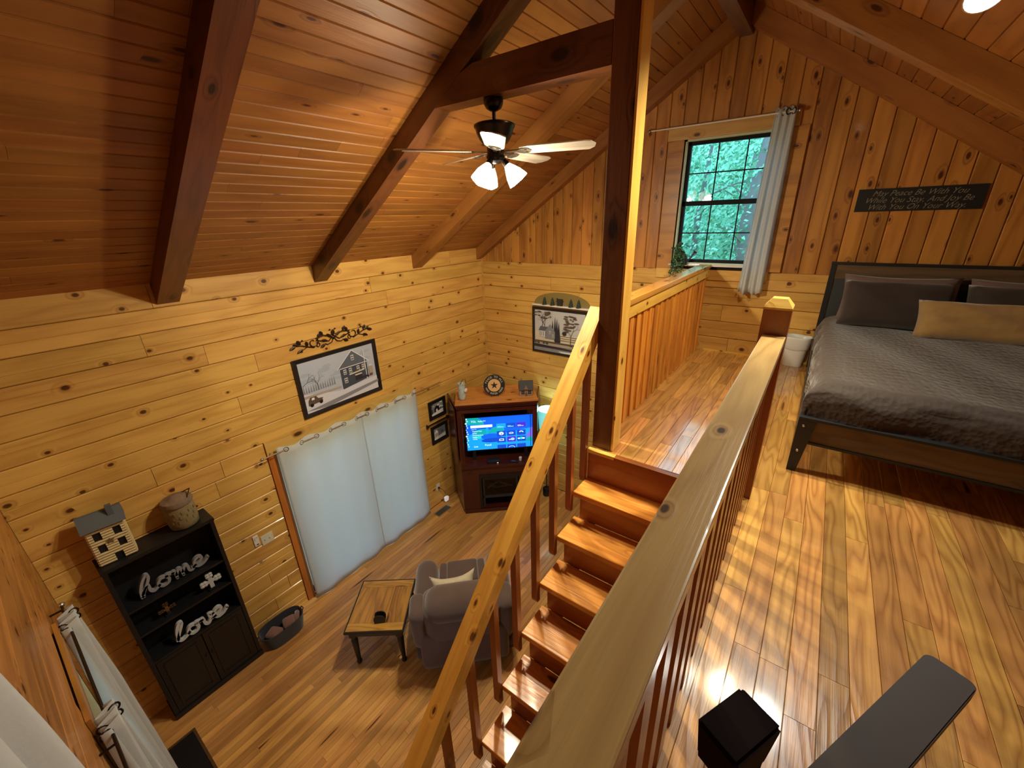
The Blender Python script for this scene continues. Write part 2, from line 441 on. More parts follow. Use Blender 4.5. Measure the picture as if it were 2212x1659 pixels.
# --- floors
fl = tag(MB().box(-0.12, RX + 0.12, FW - 0.14, BW + 0.14, -0.15, -0.021).build('floor', gap), 'narrow oak strip floor of the lower living room', kind='structure')
rf = random.Random(21)
SW = 0.0585; x = 0.0
while x < 3.3:
    for a, b in runs(FW, BW, 0.9, 2.0, rf):
        place_board('floor_board', fl, (x + SW / 2, a + 0.0005, 0), (0, 1, 0), (0, 0, 1), b - a - 0.0016, SW - 0.0012, 0.02, oak2, 0.0012)
    x += SW
loft = MB().box(3.14, RX + 0.05, 2.236, BW + 0.1, LF - 0.24, LF - 0.021).box(3.975, RX + 0.05, FW - 0.05, 2.236, LF - 0.24, LF - 0.021)
loft = tag(loft.build('floor_loft', red['Y']), 'oak strip floor of the loft beside the bed', kind='structure')
SWL = 0.083; x = 3.14 + 0.012
while x < RX - 0.01:
    xe = min(x + SWL, RX)
    ya = 2.236 if xe < 4.0 else FW
    for a, b in runs(ya, BW, 0.6, 1.6, rf):
        place_board('floor_board', loft, ((x + xe) / 2, a + 0.0005, LF), (0, 1, 0), (0, 0, 1), b - a - 0.0016, xe - x - 0.0014, 0.02, oak, 0.0014)
    x = xe
# small wall trims
tr = tag(MB().box(0.0, 0.02, BW - 0.02, BW, 0, 3.73).build('trim_1', log), 'pale corner strip where the two log walls meet', kind='structure')
tag(MB().box(3.22, 4.2, BW - 0.018, BW - 0.002, LF, LF + 0.018).build('baseboard_back', raw['X']), kind='structure')
tag(MB().box(0, 0.016, FW, 1.38, 0, 0.02).build('baseboard_left', raw['Y']), kind='structure')

# --- ceiling : tongue and groove boards on both slopes
def slope_frame(side):
    if side == 'L':
        p = Vector((0, 0, 3.73)); d = Vector((1, 0, 0.64)).normalized(); n = Vector((0.64, 0, -1)).normalized(); L = sqrt(3.2 ** 2 + (0.64 * 3.2) ** 2)
    else:
        p = Vector((RX, 0, roof(RX))); d = Vector((-1, 0, 0.665)).normalized(); n = Vector((-0.665, 0, -1)).normalized(); L = sqrt(3.2 ** 2 + (0.665 * 3.2) ** 2)
    return p, d, n, L
cl = MB()
for side in 'LR':
    p, d, n, L = slope_frame(side)
    q = p - n * 0.022; e = p + d * L - n * 0.022
    a = [q, e, e - n * 0.1, q - n * 0.1]
    cl.prism([(w.x, w.z) for w in a], FW - 0.14, BW + 0.14, 'y')
cl = tag(cl.build('ceiling', SLAB), 'sloping ceiling of knotty tongue and groove pine boards', kind='structure')
rc = random.Random(3)
for side in 'LR':
    p, d, n, L = slope_frame(side)
    w = 0.0915 if side == 'L' else 0.12
    s = 0.0
    while s < L - 0.01:
        ww = min(w, L - s)
        c = p + d * (s + ww / 2)
        X = Vector((0, 1, 0)) if n.cross(Vector((0, 1, 0))).dot(d) > 0 else Vector((0, -1, 0))
        for a, b in runs(FW, BW, 1.6, 3.4, rc):
            y0 = a + 0.0006 if X.y > 0 else b - 0.0006
            place_board('ceiling_board', cl, (c.x, y0, c.z), X, n, b - a - 0.0012, ww - 0.001, 0.02, ceilw, 0.0055)
        s += ww

# --- rafters, ridge beam, collar tie
def rafter(y0, y1, side, mat, drop=0.16, name='rafter', label=None, xe=None):
    if side == 'L':
        xe = xe or RIDGE
        pts = [(0.0, roof(0) - 0.002), (0.0, roof(0) - drop), (xe, roof(xe) - drop), (xe, roof(xe) - 0.002)]
    else:
        xs = xe or RIDGE
        pts = [(RX, roof(RX) - 0.002), (xs, roof(xs) - 0.002), (xs, roof(xs) - drop), (RX, roof(RX) - drop)]
    # local X along the slope for the grain
    d = Vector((1, 0, 0.64)) if side == 'L' else Vector((1, 0, -0.665)); d.normalize()
    o = Vector((pts[0][0], 0, pts[0][1])) if side == 'L' else Vector((RIDGE, 0, roof(RIDGE)))
    ang = atan2(d.z, d.x)
    mb = MB(); loc = []
    for px, pz in pts:
        v = Vector((px, 0, pz)) - o
        loc.append((v.x * cos(ang) + v.z * sin(ang), -v.x * sin(ang) + v.z * cos(ang)))
    mb.prism(loc, y0, y1, 'y')
    r = mb.build(name, mat, None, loc=o, rot=(0, -ang, 0))
    tag(r, label, 'beam'); return r
rafter(0.95, 1.10, 'L', beam['X'], label='dark ceiling rafter nearest the camera on the left slope')
rafter(2.25, 2.39, 'L', beam['X'], label='dark ceiling rafter that carries the collar tie and fan')
rafter(3.55, 3.70, 'L', ceilw, label='light brown ceiling rafter behind the ceiling fan')
rafter(4.77, 4.886, 'L', ceilw, label='sloping beam along the left half of the end gable')
rafter(2.25, 2.39, 'R', beam['X'], label='dark rafter above the loft on the right slope, level with the tall post')
rafter(3.55, 3.70, 'R', ceilw, label='light brown rafter over the bed on the right slope')
rafter(4.77, 4.886, 'R', ceilw, label='sloping beam along the right half of the end gable above the sign')
rb = MB().box(3.135, 3.245, FW, BW - 0.001, 5.55, 5.77).build('ridge_beam', beam['Y']); tag(rb, 'ridge beam running under the peak of the ceiling', 'beam')
ct = MB().prism([(1.75, 4.79), (3.118, 4.79), (3.118, 4.968), (2.24, 4.968), (2.02, 4.90), (1.75, 4.80)], 2.252, 2.388, 'y').build('collar_tie', beam['X'])
tag(ct, 'dark horizontal collar tie beam that the ceiling fan hangs from', 'beam')
# tall post
pt = thing('timber_post', (3.18, 2.31, LF), 'tall dark timber post at the head of the stairs', 'post')
MB().box(-0.06, 0.068, -0.058, 0.085, 0.002, roof(3.2) - LF - 0.23, c=0.004).build('shaft', beam['Z'], pt)
tag(MB().box(0.0685, 0.0825, -0.056, 0.066, 0.003, roof(3.2) - LF - 0.23, c=0.003).build('trim_board', raw['Z'], pt), 'pale unstained board on the loft side of the post')

# ------------------------------------------------------------------ stairs
st = thing('staircase', (3.11, 0, 0), 'open wooden staircase climbing from the living room to the loft', 'stairs')
NY, NZ, RUN, RISE = 2.011, 2.448, 0.205, 0.214
rs = random.Random(2)
for i in range(11):
    y = NY - RUN * i; z = NZ - RISE * i
    t = board_mesh(0.865, 0.232, 0.036, 0.003); t.materials.append(tread)
    o = bpy.data.objects.new('tread', t); col.objects.link(o); o.parent = st
    o.location = (0.003, y + 0.116, z)
    # underside closed board standing as riser, set back from the nosing
    r = board_mesh(0.82, RISE - 0.037, 0.018, 0.001); r.materials.append(red['X'])
    q = bpy.data.objects.new('riser', r); col.objects.link(q); q.parent = st
    q.matrix_local = frame_M((0.04, y + 0.0285, z - 0.0365 - (RISE - 0.037) / 2), (1, 0, 0), (0, -1, 0))
MB().box(0.005, 0.857, 2.204, 2.222, NZ + 0.001, LF - 0.022).build('riser', red['X'], st)
MB().box(0.0, 0.19, 2.196, 2.234, LF - 0.021, LF + 0.001).build('nosing', raw['X'], st)
MB().box(0.19, 0.862, 2.190, 2.2345, LF - 0.021, LF + 0.0015).build('nosing', red['X'], st)
for xx in (0.06, 0.825):
    MB().prism([(2.20, 2.36), (2.20, 2.15), (0.14, 0.0), (-0.02, 0.0), (-0.02, 0.07)], xx, xx + 0.038, 'x').build('stringer', red['Y'], st)

# stair handrail with balusters
hr = thing('stair_railing', (3.03, 2.318, 3.60), 'heavy pine handrail sloping down the open side of the stairs', 'railing')
SL = 1.031; ang = math.atan(SL); LEN = (2.318 - 0.12) / cos(ang)
mb = MB()
cth = 0.14 * cos(ang)
# local X runs down the slope
pr = [(0.0, 0.0), (LEN, 0.0), (LEN, -cth), (0.135 * sin(ang), -cth), (0.03, -0.055)]
mb.prism(pr, 0, 0.09, 'y')
h = mb.build('handrail', wood('rail_wood', (228, 170, 74), (178, 112, 34), knots=0.34, kscale=(5.5, 12.0), tone=0.04, ring=5, ringamt=0.5, rough=0.38, coat=0.25), hr)
h.matrix_local = frame_M((0, 0, 0), (0, -cos(ang), -sin(ang)), (0, -sin(ang), cos(ang)))
# frame_M gives Y = Z x X = +x direction for this pair
for i in range(-1, 10):
    yb = NY - RUN * i - 0.012
    ztop = 3.60 - SL * (2.318 - yb) - 0.10
    zb = NZ - RISE * i - 0.15
    if i == -1: yb = 2.19; ztop = 3.60 - SL * (2.318 - yb) - 0.10; zb = NZ - 0.02
    if yb < 0.15: continue
    y0, y1 = yb - 0.018, yb + 0.020
    MB().prism([(y0 - 2.318, zb + 0.03 - 3.6), (y0 + 0.012 - 2.318, zb - 3.6), (y1 - 2.318, zb - 3.6), (y1 - 2.318, ztop - 3.6), (y0 - 2.318, ztop - SL * 0.038 - 3.6)], 0.040, 0.078, 'x').build('baluster', red['Z'], hr)

# ------------------------------------------------------------------ loft railing right of the stairs, newel post
lr = thing('loft_railing', (4.02, 2.2, LF), 'pine loft railing with a thick flat cap running towards the camera', 'railing')
MB().box(-0.047, 0.047, -2.42, -0.004, 0.868, 0.905, c=0.004).build('rail_cap', wood('cap_wood', (202, 166, 102), (150, 110, 58), axis='Y', knots=0.42, kscale=(4.8, 9.0), tone=0.05, ring=5, rough=0.32, coat=0.3, knot=(58, 34, 20)), lr)
MB().box(-0.02, 0.02, -2.42, -0.004, 0.79, 0.868).build('sub_rail', raw['Y'], lr)
y = -0.07
while y > -2.4:
    MB().box(0.0, 0.021, y - 0.06, y, 0.002, 0.789).build('baluster', red['Z'], lr)
    y -= 0.132
nw = thing('newel_post', (4.012, 2.262, LF), 'square red brown newel post with a pale faceted cap', 'post')
MB().box(-0.056, 0.056, -0.056, 0.056, 0.003, 1.02, c=0.002).build('shaft', red['Z'], nw)
mb = MB(); s = 0.0575; c2 = 0.030
mb.add([(-s, -s, 1.0205), (s, -s, 1.0205), (s, s, 1.0205), (-s, s, 1.0205), (-s, -s, 1.030), (s, -s, 1.030), (s, s, 1.030), (-s, s, 1.030),
        (-c2, -c2, 1.068), (c2, -c2, 1.068), (c2, c2, 1.068), (-c2, c2, 1.068)],
       [(3, 2, 1, 0), (0, 1, 5, 4), (1, 2, 6, 5), (2, 3, 7, 6), (3, 0, 4, 7), (4, 5, 9, 8), (5, 6, 10, 9), (6, 7, 11, 10), (7, 4, 8, 11), (8, 9, 10, 11)])
tag(mb.build('cap', raw['X'], nw), 'pale faceted cap')

# half wall on the far side of the landing
hw = thing('landing_railing', (3.15, 3.6, LF), 'boarded half wall with a flat cap between landing and living room', 'railing')
MB().box(-0.075, 0.035, -1.212, 1.275, 0.895, 0.933, c=0.004).build('rail_cap', wood('cap_wood2', (214, 152, 70), (170, 104, 40), axis='Y', knots=0.3, tone=0.05, ring=4, rough=0.22, coat=0.6), hw)
MB().box(0.0, 0.024, -1.21, 1.27, 0.808, 0.894, c=0.002).build('skirt_board', raw['Y'], hw)
hwp = wood('slat_pine', (226, 152, 62), (176, 98, 34), axis='Z', knots=0.35, kscale=(2.2, 9.0), tone=0.35, ring=6, ringamt=0.55, rough=0.35)
y = -1.185
k = 0
while y < 1.26:
    d = 0.012 if k % 2 == 0 else 0.0
    MB().box(-0.03 + d * 0.5, -0.002 + d, y, min(y + 0.064, 1.268), 0.003, 0.807, c=0.002).build('slat', hwp, hw)
    y += 0.0655; k += 1

# ------------------------------------------------------------------ gable window
M_dark = plain('window_frame_dark', (26, 26, 32), rough=0.75, spec=0.2)
jamb = plain('jamb_wood', (196, 196, 160), rough=0.5, noise=0.1, nscale=8)
glass = bpy.data.materials.new('window_glass'); glass.use_nodes = True
gn = glass.node_tree; 
for n in list(gn.nodes): gn.nodes.remove(n)
out = gn.nodes.new('ShaderNodeOutputMaterial'); mixs = gn.nodes.new('ShaderNodeMixShader'); tb = gn.nodes.new('ShaderNodeBsdfTransparent'); gb = gn.nodes.new('ShaderNodeBsdfGlossy'); fr = gn.nodes.new('ShaderNodeFresnel')
fr.inputs[0].default_value = 1.45; gb.inputs['Roughness'].default_value = 0.01
gn.links.new(fr.outputs[0], mixs.inputs[0]); gn.links.new(tb.outputs[0], mixs.inputs[1]); gn.links.new(gb.outputs[0], mixs.inputs[2]); gn.links.new(mixs.outputs[0], out.inputs[0])
tb.inputs[0].default_value = (0.93, 0.97, 0.96, 1)

def window(name, x0, x1, z0, z1, yin, dirn, rows, colsn, label, gl=glass):
    """sash window; dirn +1 when outside is +y"""
    w = bpy.data.objects.new(name, None); col.objects.link(w); w.location = ((x0 + x1) / 2, yin, z0)
    tag(w, label, kind='structure')
    hx = (x1 - x0) / 2; H = z1 - z0; yo = 0.062 * dirn
    def bx(n, a, b, c, d, m, y0=None, y1=None, mb=None):
        y0 = yo - 0.012 if y0 is None else y0; y1 = yo + 0.02 if y1 is None else y1
        r = (mb or MB()).box(a, b, min(y0, y1), max(y0, y1), c, d)
        return r.build(n, m, w) if n else r
    mb = MB(); t = 0.016
    for a, b, c, d in ((-hx, -hx + t, 0, H), (hx - t, hx, 0, H), (-hx, hx, H - t, H), (-hx, hx, 0, 0.012)):
        mb.box(a, b, min(0, yo), max(0, yo), c, d)
    mb.build('jamb', jamb, w)
    f = 0.032
    mb = MB(); a0, a1 = -hx + t, hx - t; b0, b1 = 0.012, H - t; mid = H * 0.505
    ya, yb = sorted((yo - 0.012 * dirn, yo + 0.03 * dirn))
    for a, b, c, d in ((a0, a0 + f, b0, b1), (a1 - f, a1, b0, b1), (a0, a1, b0, b0 + f), (a0, a1, b1 - f, b1), (a0, a1, mid - 0.022, mid + 0.024)):
        mb.box(a, b, ya, yb, c, d)
    mb.build('sash', M_dark, w)
    mm = MB(); th = 0.011
    ym = yo + 0.006 * dirn
    for (c0, c1) in ((b0 + f, mid - 0.022), (mid + 0.024, b1 - f)):
        for k in range(1, colsn):
            xx = a0 + f + (a1 - a0 - 2 * f) * k / colsn
            mm.box(xx - th / 2, xx + th / 2, ym - 0.004, ym + 0.004, c0, c1)
        for k in range(1, rows):
            zz = c0 + (c1 - c0) * k / rows
            mm.box(a0 + f, a1 - f, ym - 0.004, ym + 0.004, zz - th / 2, zz + th / 2)
    mm.build('muntin', M_dark, w)
    for (c0, c1) in ((b0 + f, mid - 0.022), (mid + 0.024, b1 - f)):
        yg = yo + 0.014 * dirn
        MB().add([(a0 + f, yg, c0), (a1 - f, yg, c0), (a1 - f, yg, c1), (a0 + f, yg, c1)], [(0, 1, 2, 3)]).build('pane', gl, w)
    return w
wd = window('window_1', WX0 + 0.005, WX1 - 0.005, WZ0 + 0.002, WZ1 - 0.002, BW, 1, 2, 3, 'dark framed six over six window in the loft gable looking into green woods')
tm = MB()
tm.box(-0.60, -0.445, -0.022, -0.002, -0.052, 1.195)
tm.build('side_trim', gable, wd); MB().box(0.445, 0.60, -0.022, -0.002, -0.052, 1.195).build('side_trim', gable, wd)
MB().box(-0.61, 0.52, -0.026, -0.002, 1.197, 1.325, c=0.002).build('head_trim', pine['X'], wd)
MB().box(-0.47, 0.47, -0.032, 0.05, -0.020, 0.0, c=0.002).build('sill', plain('sill_gloss', (214, 214, 214), rough=0.15, coat=0.6), wd)
MB().box(-0.60, 0.50, -0.02, -0.002, -0.155, -0.053).build('apron', log, wd)
wd2 = window('window_2', FWX0 + 0.004, FWX1 - 0.004, FWZ0 + 0.002, FWZ1 - 0.002, FW, -1, 1, 1, 'lower window behind the bunched curtains at the bottom left')
MB().box(-0.42, 0.42, 0.002, 0.02, 1.15, 1.26).build('head_trim', gable, wd2)
MB().box(-0.42, -0.338, 0.002, 0.02, -0.08, 1.149).build('side_trim', gable, wd2)
MB().box(0.338, 0.42, 0.002, 0.02, -0.08, 1.149).build('side_trim', gable, wd2)

# glazed door behind the long curtains
dr = bpy.data.objects.new('door_1', None); col.objects.link(dr); dr.location = (0, 2.39, 0); tag(dr, 'glass patio door hidden behind the long white curtains', kind='structure')
doorw = wood('door_trim', (196, 118, 44), (150, 78, 26), axis='Z', knots=0.2, tone=0.1, ring=3)
MB().box(-0.022, 0.018, -0.998, -0.915, 0.0, 1.97, c=0.002).build('side_trim', doorw, dr)
MB().box(-0.022, 0.018, 0.84, 0.90, 0.0, 1.97, c=0.002).build('side_trim', doorw, dr)
MB().box(-0.022, 0.020, -0.998, 0.90, 1.972, 2.12, c=0.002).build('head_trim', pine['Y'], dr)
mb = MB()
for a, b in ((-0.914, -0.82), (-0.05, 0.05), (0.80, 0.924)): mb.box(-0.08, -0.03, a, b, 0.02, 2.03)
mb.box(-0.08, -0.03, -0.914, 0.924, 0.0, 0.12); mb.box(-0.08, -0.03, -0.914, 0.924, 1.93, 2.03)
mb.build('door_frame', white, dr)
for a, b in ((-0.82, -0.05), (0.05, 0.80)):
    MB().add([(-0.055, a, 0.12), (-0.055, b, 0.12), (-0.055, b, 1.93), (-0.055, a, 1.93)], [(0, 1, 2, 3)]).build('pane', glass, dr)

# ------------------------------------------------------------------ curtains
def curtain(name, loc, w, H, rz, label, grommets=8, waves=4, amp=0.022, low=1.25, group=None, flare=0.0, phase=0.0, thick=0.0025, lean=0.0, hem=0.014):
    """sheet hanging from z=0 down to -H, width along local X, folds in local Y"""
    t = thing(name, loc, label, 'curtain', rz, group)
    nu, nv = waves * 12, 26
    v = []; f = []
    rr = random.Random(len(label) + int(w * 100))
    ph = [rr.uniform(-0.4, 0.4) for _ in range(8)]
    for j in range(nv + 1):
        q = j / nv
        for i in range(nu + 1):
            u = i / nu
            a = amp * (0.75 + (low - 0.75) * q)
            yy = a * sin(2 * pi * waves * u + phase + 0.5 * sin(3 * q + ph[0]) * q) + 0.5 * a * min(1, q * 3) * sin(2 * pi * waves * 0.7 * u + ph[1] + 1.5 * q)
            x = (u - 0.5) * w * (1 + flare * q) + lean * q
            z = -q * H + (0.012 * sin(2 * pi * waves * u + phase) if j == 0 else 0) + (hem * sin(2 * pi * waves * u * 0.8 + ph[2]) * (q if j > nv - 2 else 0))
            v.append((x, yy, z + 0.035))
    for j in range(nv):
        for i in range(nu):
            a = j * (nu + 1) + i
            f.append((a, a + 1, a + nu + 2, a + nu + 1))
    o = MB().add(v, f).build('panel', cloth, t, smooth=True)
    sm = o.modifiers.new('thick', 'SOLIDIFY'); sm.thickness = thick
    for k in range(grommets):
        u = (k + 0.5) / grommets
        a = amp * 0.75
        yy = a * sin(2 * pi * waves * u + phase)
        sl = 2 * pi * waves / w * a * cos(2 * pi * waves * u + phase)
        n = 12; ring = []
        X = Vector((1, sl, 0)).normalized()
        for m in range(n):
            c = Vector(((u - 0.5) * w, yy, 0)) + X * (0.023 * cos(2 * pi * m / n)) + Vector((0, 0, 0.023 * sin(2 * pi * m / n)))
            ring.append(c)
        MB().tube(ring, 0.0045, 5, closed=True).build('grommet', bronze, t, smooth=True)
    return t
gl_ = 'long curtains on the patio door'
curtain('curtain', (0.085, 1.962, 2.0), 0.99, 2.033, pi / 2, 'long pale curtain panel nearer the bookcase, grommets on a thin rod', 6, 3, 0.024, low=0.5, phase=pi / 2, flare=0.0, hem=0.004, group=gl_)
curtain('curtain', (0.085, 2.872, 2.0), 0.85, 2.033, pi / 2, 'long pale curtain panel nearer the corner television cabinet', 6, 3, 0.024, low=0.5, phase=pi / 2, flare=0.0, hem=0.0045, group=gl_)
def rod(name, p0, p1, r, label, mat=white, fin=True, brackets=()):
    p0 = Vector(p0); p1 = Vector(p1)
    t = thing(name, p0, label, 'curtain rod')
    d = p1 - p0
    MB().tube([(0, 0, 0), d], r, 8).build('pole', mat, t, smooth=True, angle=40)
    if fin:
        for e, s in ((Vector((0, 0, 0)), -1), (d, 1)):
            dn = d.normalized() * s
            MB().tube([e, e + dn * 0.012, e + dn * 0.02, e + dn * 0.035], [r * 1.2, r * 2.4, r * 2.6, r * 0.8], 8).build('finial', silver, t, smooth=True)
    for q, w in brackets:
        b = Vector(q) - p0
        MB().tube([b, Vector(w) - p0], r * 0.8, 6).build('bracket', mat, t)
    return t
rod('curtain_rod', (0.085, 1.33, 2.0), (0.085, 3.72, 2.0), 0.006, 'thin silver curtain rod over the patio door', silver, brackets=(((0.085, 1.42, 2.0), (0.021, 1.42, 2.0)), ((0.085, 3.45, 2.0), (0.0, 3.45, 2.0))))
rod('curtain_rod', (2.44, BW - 0.085, 4.905), (3.70, BW - 0.085, 4.905), 0.0065, 'thin rod above the loft gable window', white, brackets=(((2.6, BW - 0.085, 4.905), (2.6, BW - 0.024, 4.905)), ((3.60, BW - 0.085, 4.905), (3.60, BW - 0.027, 4.905))))
rod('curtain_rod', (0.80, -0.182, 2.0), (2.30, -0.182, 2.0), 0.007, 'dark rod of the lower window at the bottom left', bronze, brackets=(((0.84, -0.182, 2.0), (0.84, FW + 0.001, 2.0)), ((2.02, -0.182, 2.0), (2.02, FW + 0.001, 2.0))))
curtain('curtain', (3.615, BW - 0.085, 4.905), 0.16, 1.60, 0, 'narrow grey curtain drawn to the right side of the loft window', 4, 3, 0.018, flare=0.35, lean=-0.03)
curtain('curtain', (0.99, -0.176, 2.0), 0.20, 1.93, 0, 'bunched pale curtain at the lower window beside the bookcase', 4, 3, 0.052, low=1.15, flare=0.7, lean=0.10)
curtain('curtain', (1.88, -0.176, 2.0), 0.16, 1.93, 0, 'bunched tan curtain on the nearer side of the lower window', 4, 3, 0.05, low=1.1, flare=0.5, lean=0.05)

# ------------------------------------------------------------------ ceiling fan
fan = thing('ceiling_fan', (2.335, 2.32, 4.789), 'bronze ceiling fan with grey blades and lit glass shades', 'ceiling fan')
MB().lathe([(0.058, 0), (0.060, -0.012), (0.058, -0.03), (0.047, -0.052), (0.026, -0.064), (0.016, -0.068)], 24).build('canopy', bronze, fan, smooth=True, angle=50)
MB().lathe([(0.011, -0.06), (0.011, -0.118)], 12).build('down_rod', bronze, fan, smooth=True, angle=50)
MB().lathe([(0.018, -0.112), (0.05, -0.122), (0.112, -0.130), (0.126, -0.138), (0.127, -0.150), (0.118, -0.160), (0.112, -0.185), (0.094, -0.218), (0.075, -0.240), (0.055, -0.25)], 32).build('motor_housing', bronze, fan, smooth=True, angle=50)
MB().lathe([(0.052, -0.25), (0.052, -0.30), (0.060, -0.312), (0.056, -0.335), (0.03, -0.348), (0.012, -0.352)], 24).build('switch_housing', bronze, fan, smooth=True, angle=50)
bladem = wood('blade_wood', (176, 164, 148), (120, 108, 94), knots=0, tone=0.05, ring=6, rough=0.35, coat=0.2)
for k in range(5):
    a = radians(19 + 72 * k)
    o = bpy.data.objects.new('blade', None)
    pts = [(0.165, -0.045), (0.22, -0.058), (0.56, -0.066), (0.60, -0.055), (0.625, -0.010), (0.615, 0.03), (0.58, 0.066), (0.22, 0.058), (0.165, 0.045)]
    b = MB().prism(pts, -0.003, 0.003, 'z').build('blade', bladem, fan, loc=(0, 0, -0.283), rot=(radians(12), 0, a))
    b.rotation_mode = 'XYZ'; b.matrix_local = Matrix.Translation((0, 0, -0.283)) @ Matrix.Rotation(a, 4, 'Z') @ Matrix.Rotation(radians(-12), 4, 'X')
    mb = MB().box(0.05, 0.15, -0.012, 0.012, -0.006, 0.0).prism([(0.14, -0.014), (0.18, -0.04), (0.215, -0.034), (0.235, 0.0), (0.215, 0.034), (0.18, 0.04), (0.14, 0.014)], -0.009, -0.004, 'z')
    mb.lathe([(0.009, -0.006), (0.009, -0.013)], 8, (0.2, 0.018, 0)).lathe([(0.009, -0.006), (0.009, -0.013)], 8, (0.2, -0.018, 0))
    b2 = mb.build('blade_iron', silver if False else plain('iron_nickel', (120, 112, 100), rough=0.3, metal=0.8), fan)
    b2.matrix_local = Matrix.Translation((0, 0, -0.283)) @ Matrix.Rotation(a, 4, 'Z') @ Matrix.Rotation(radians(-12), 4, 'X')
SHADE_E = 8.0
shade_m = plain('lit_glass_shade', (255, 250, 238), rough=0.3, emit=(255, 240, 214), estr=SHADE_E)
shp = [(0.020, 0.0), (0.026, -0.012), (0.038, -0.035), (0.052, -0.065), (0.061, -0.095), (0.066, -0.118)]
for k, a in enumerate((-92, 32, 152)):
    a = radians(a)
    M = Matrix.Translation((0.052 * cos(a), 0.052 * sin(a), -0.335)) @ Matrix.Rotation(a, 4, 'Z') @ Matrix.Rotation(radians(-38), 4, 'Y')
    o = MB().lathe([(0.014, 0.012), (0.018, 0.0), (0.022, -0.03), (0.016, -0.036)], 14).build('socket_arm', bronze, fan, smooth=True, angle=50); o.matrix_local = M
    M2 = M @ Matrix.Translation((0, 0, -0.03))
    n = 24; v = []; f = []
    for i, (r, hh) in enumerate(shp):
        for q in range(n):
            rr = r * (1 + 0.045 * (i / 5) * cos(6 * 2 * pi * q / n))
            v.append((rr * cos(2 * pi * q / n), rr * sin(2 * pi * q / n), hh))
    for i in range(len(shp) - 1):
        for q in range(n): f.append((i * n + q, (i + 1) * n + q, (i + 1) * n + (q + 1) % n, i * n + (q + 1) % n))
    o = MB().add(v, f).build('glass_shade', shade_m, fan, smooth=True); o.matrix_local = M2
    lp_ = bpy.data.lights.new('fan_glow_light', 'POINT'); lp_.energy = 20; lp_.color = (1.0, 0.90, 0.66); lp_.shadow_soft_size = 0.05
    lo = bpy.data.objects.new('fan_glow_light', lp_); col.objects.link(lo); lo.parent = fan; lo.matrix_local = M2 @ Matrix.Translation((0, 0, -0.17))
    ld = bpy.data.lights.new('fan_bulb_light', 'SPOT'); ld.energy = 84; ld.color = (1.0, 0.90, 0.66); ld.spot_size = radians(158); ld.spot_blend = 0.8; ld.shadow_soft_size = 0.035
    lo = bpy.data.objects.new('fan_bulb_light', ld); col.objects.link(lo); lo.parent = fan; lo.matrix_local = M2 @ Matrix.Translation((0, 0, -0.115))
    o = MB().lathe([(0.004, -0.03), (0.022, -0.045), (0.029, -0.07), (0.022, -0.095), (0.004, -0.102)], 14).build('bulb', shade_m, fan, smooth=True); o.matrix_local = M2

# ------------------------------------------------------------------ loft spotlights (one cool, one warm)
def spot(name, p, aim, label, rgb, kelvin, power, group=None):
    p = Vector(p); n = Vector((-0.665, 0, -1)).normalized()
    t = thing(name, p, label, 'spotlight')
    MB().lathe([(0.05, 0.0), (0.05, -0.018), (0.012, -0.024), (0.012, -0.06)], 20).build('mount', white, t, smooth=True, angle=40).matrix_local = frame_M((0, 0, 0), (0, 1, 0), -n) 
    d = Vector(aim).normalized(); c = n * 0.085
    M = frame_M(c, d.orthogonal(), -d)
    MB().lathe([(0.025, 0.07), (0.045, 0.055), (0.056, 0.0), (0.060, -0.035), (0.056, -0.035), (0.052, -0.02)], 24).build('housing', plain('spot_housing', (222, 214, 190), rough=0.35), t, smooth=True, angle=50).matrix_local = M
    MB().lathe([(0.053, -0.028), (0.046, -0.034), (0.001, -0.036)], 24).build('lens', plain('lens_%d' % rgb[2], rgb, emit=rgb, estr=30.0), t, smooth=True).matrix_local = M
    ld = bpy.data.lights.new(name + '_light', 'SPOT'); ld.energy = power; ld.color = kelvin; ld.spot_size = radians(115); ld.spot_blend = 0.8; ld.shadow_soft_size = 0.04
    lo = bpy.data.objects.new(name + '_light', ld); col.objects.link(lo); lo.parent = t
    lo.matrix_local = frame_M(c + d * 0.06, d.orthogonal(), -d)
    return t
spot('spotlight', (4.475, 2.66, roof(4.475)), (0.05, -0.62, -0.80), 'cool white spotlight glowing on the right ceiling slope above the bed', (225, 245, 255), (0.95, 0.95, 0.86), 95)
spot('spotlight', (4.23, 2.82, roof(4.23)), (-0.52, 0.05, -0.85), 'pale spotlight head at the top edge, left of the bright cool one', (255, 236, 190), (1.0, 0.86, 0.58), 175)

# ------------------------------------------------------------------ colours used by printed pictures
def flat(name, rgb): return plain('print_' + name, rgb, rough=0.45)
P_sky = flat('sky', (176, 184, 200)); P_snow = flat('snow', (206, 206, 220)); P_grey = flat('grey', (92, 98, 112)); P_dk = flat('dark', (48, 46, 54)); P_sl = flat('slate', (66, 72, 86))
P_tan = flat('tan', (168, 156, 144)); P_lt = flat('light', (226, 226, 228)); P_br = flat('brown', (92, 74, 66)); P_gr = flat('green', (64, 76, 62)); P_mid = flat('mid', (132, 134, 142)); P_red = flat('red', (120, 66, 60)); P_cr = flat('cream', (214, 206, 184)); P_blk = flat('black', (22, 22, 26)); P_win = flat('window', (40, 44, 60)); P_or = flat('buff', (208, 164, 112))
framem = plain('black_frame', (34, 30, 30), rough=0.35)

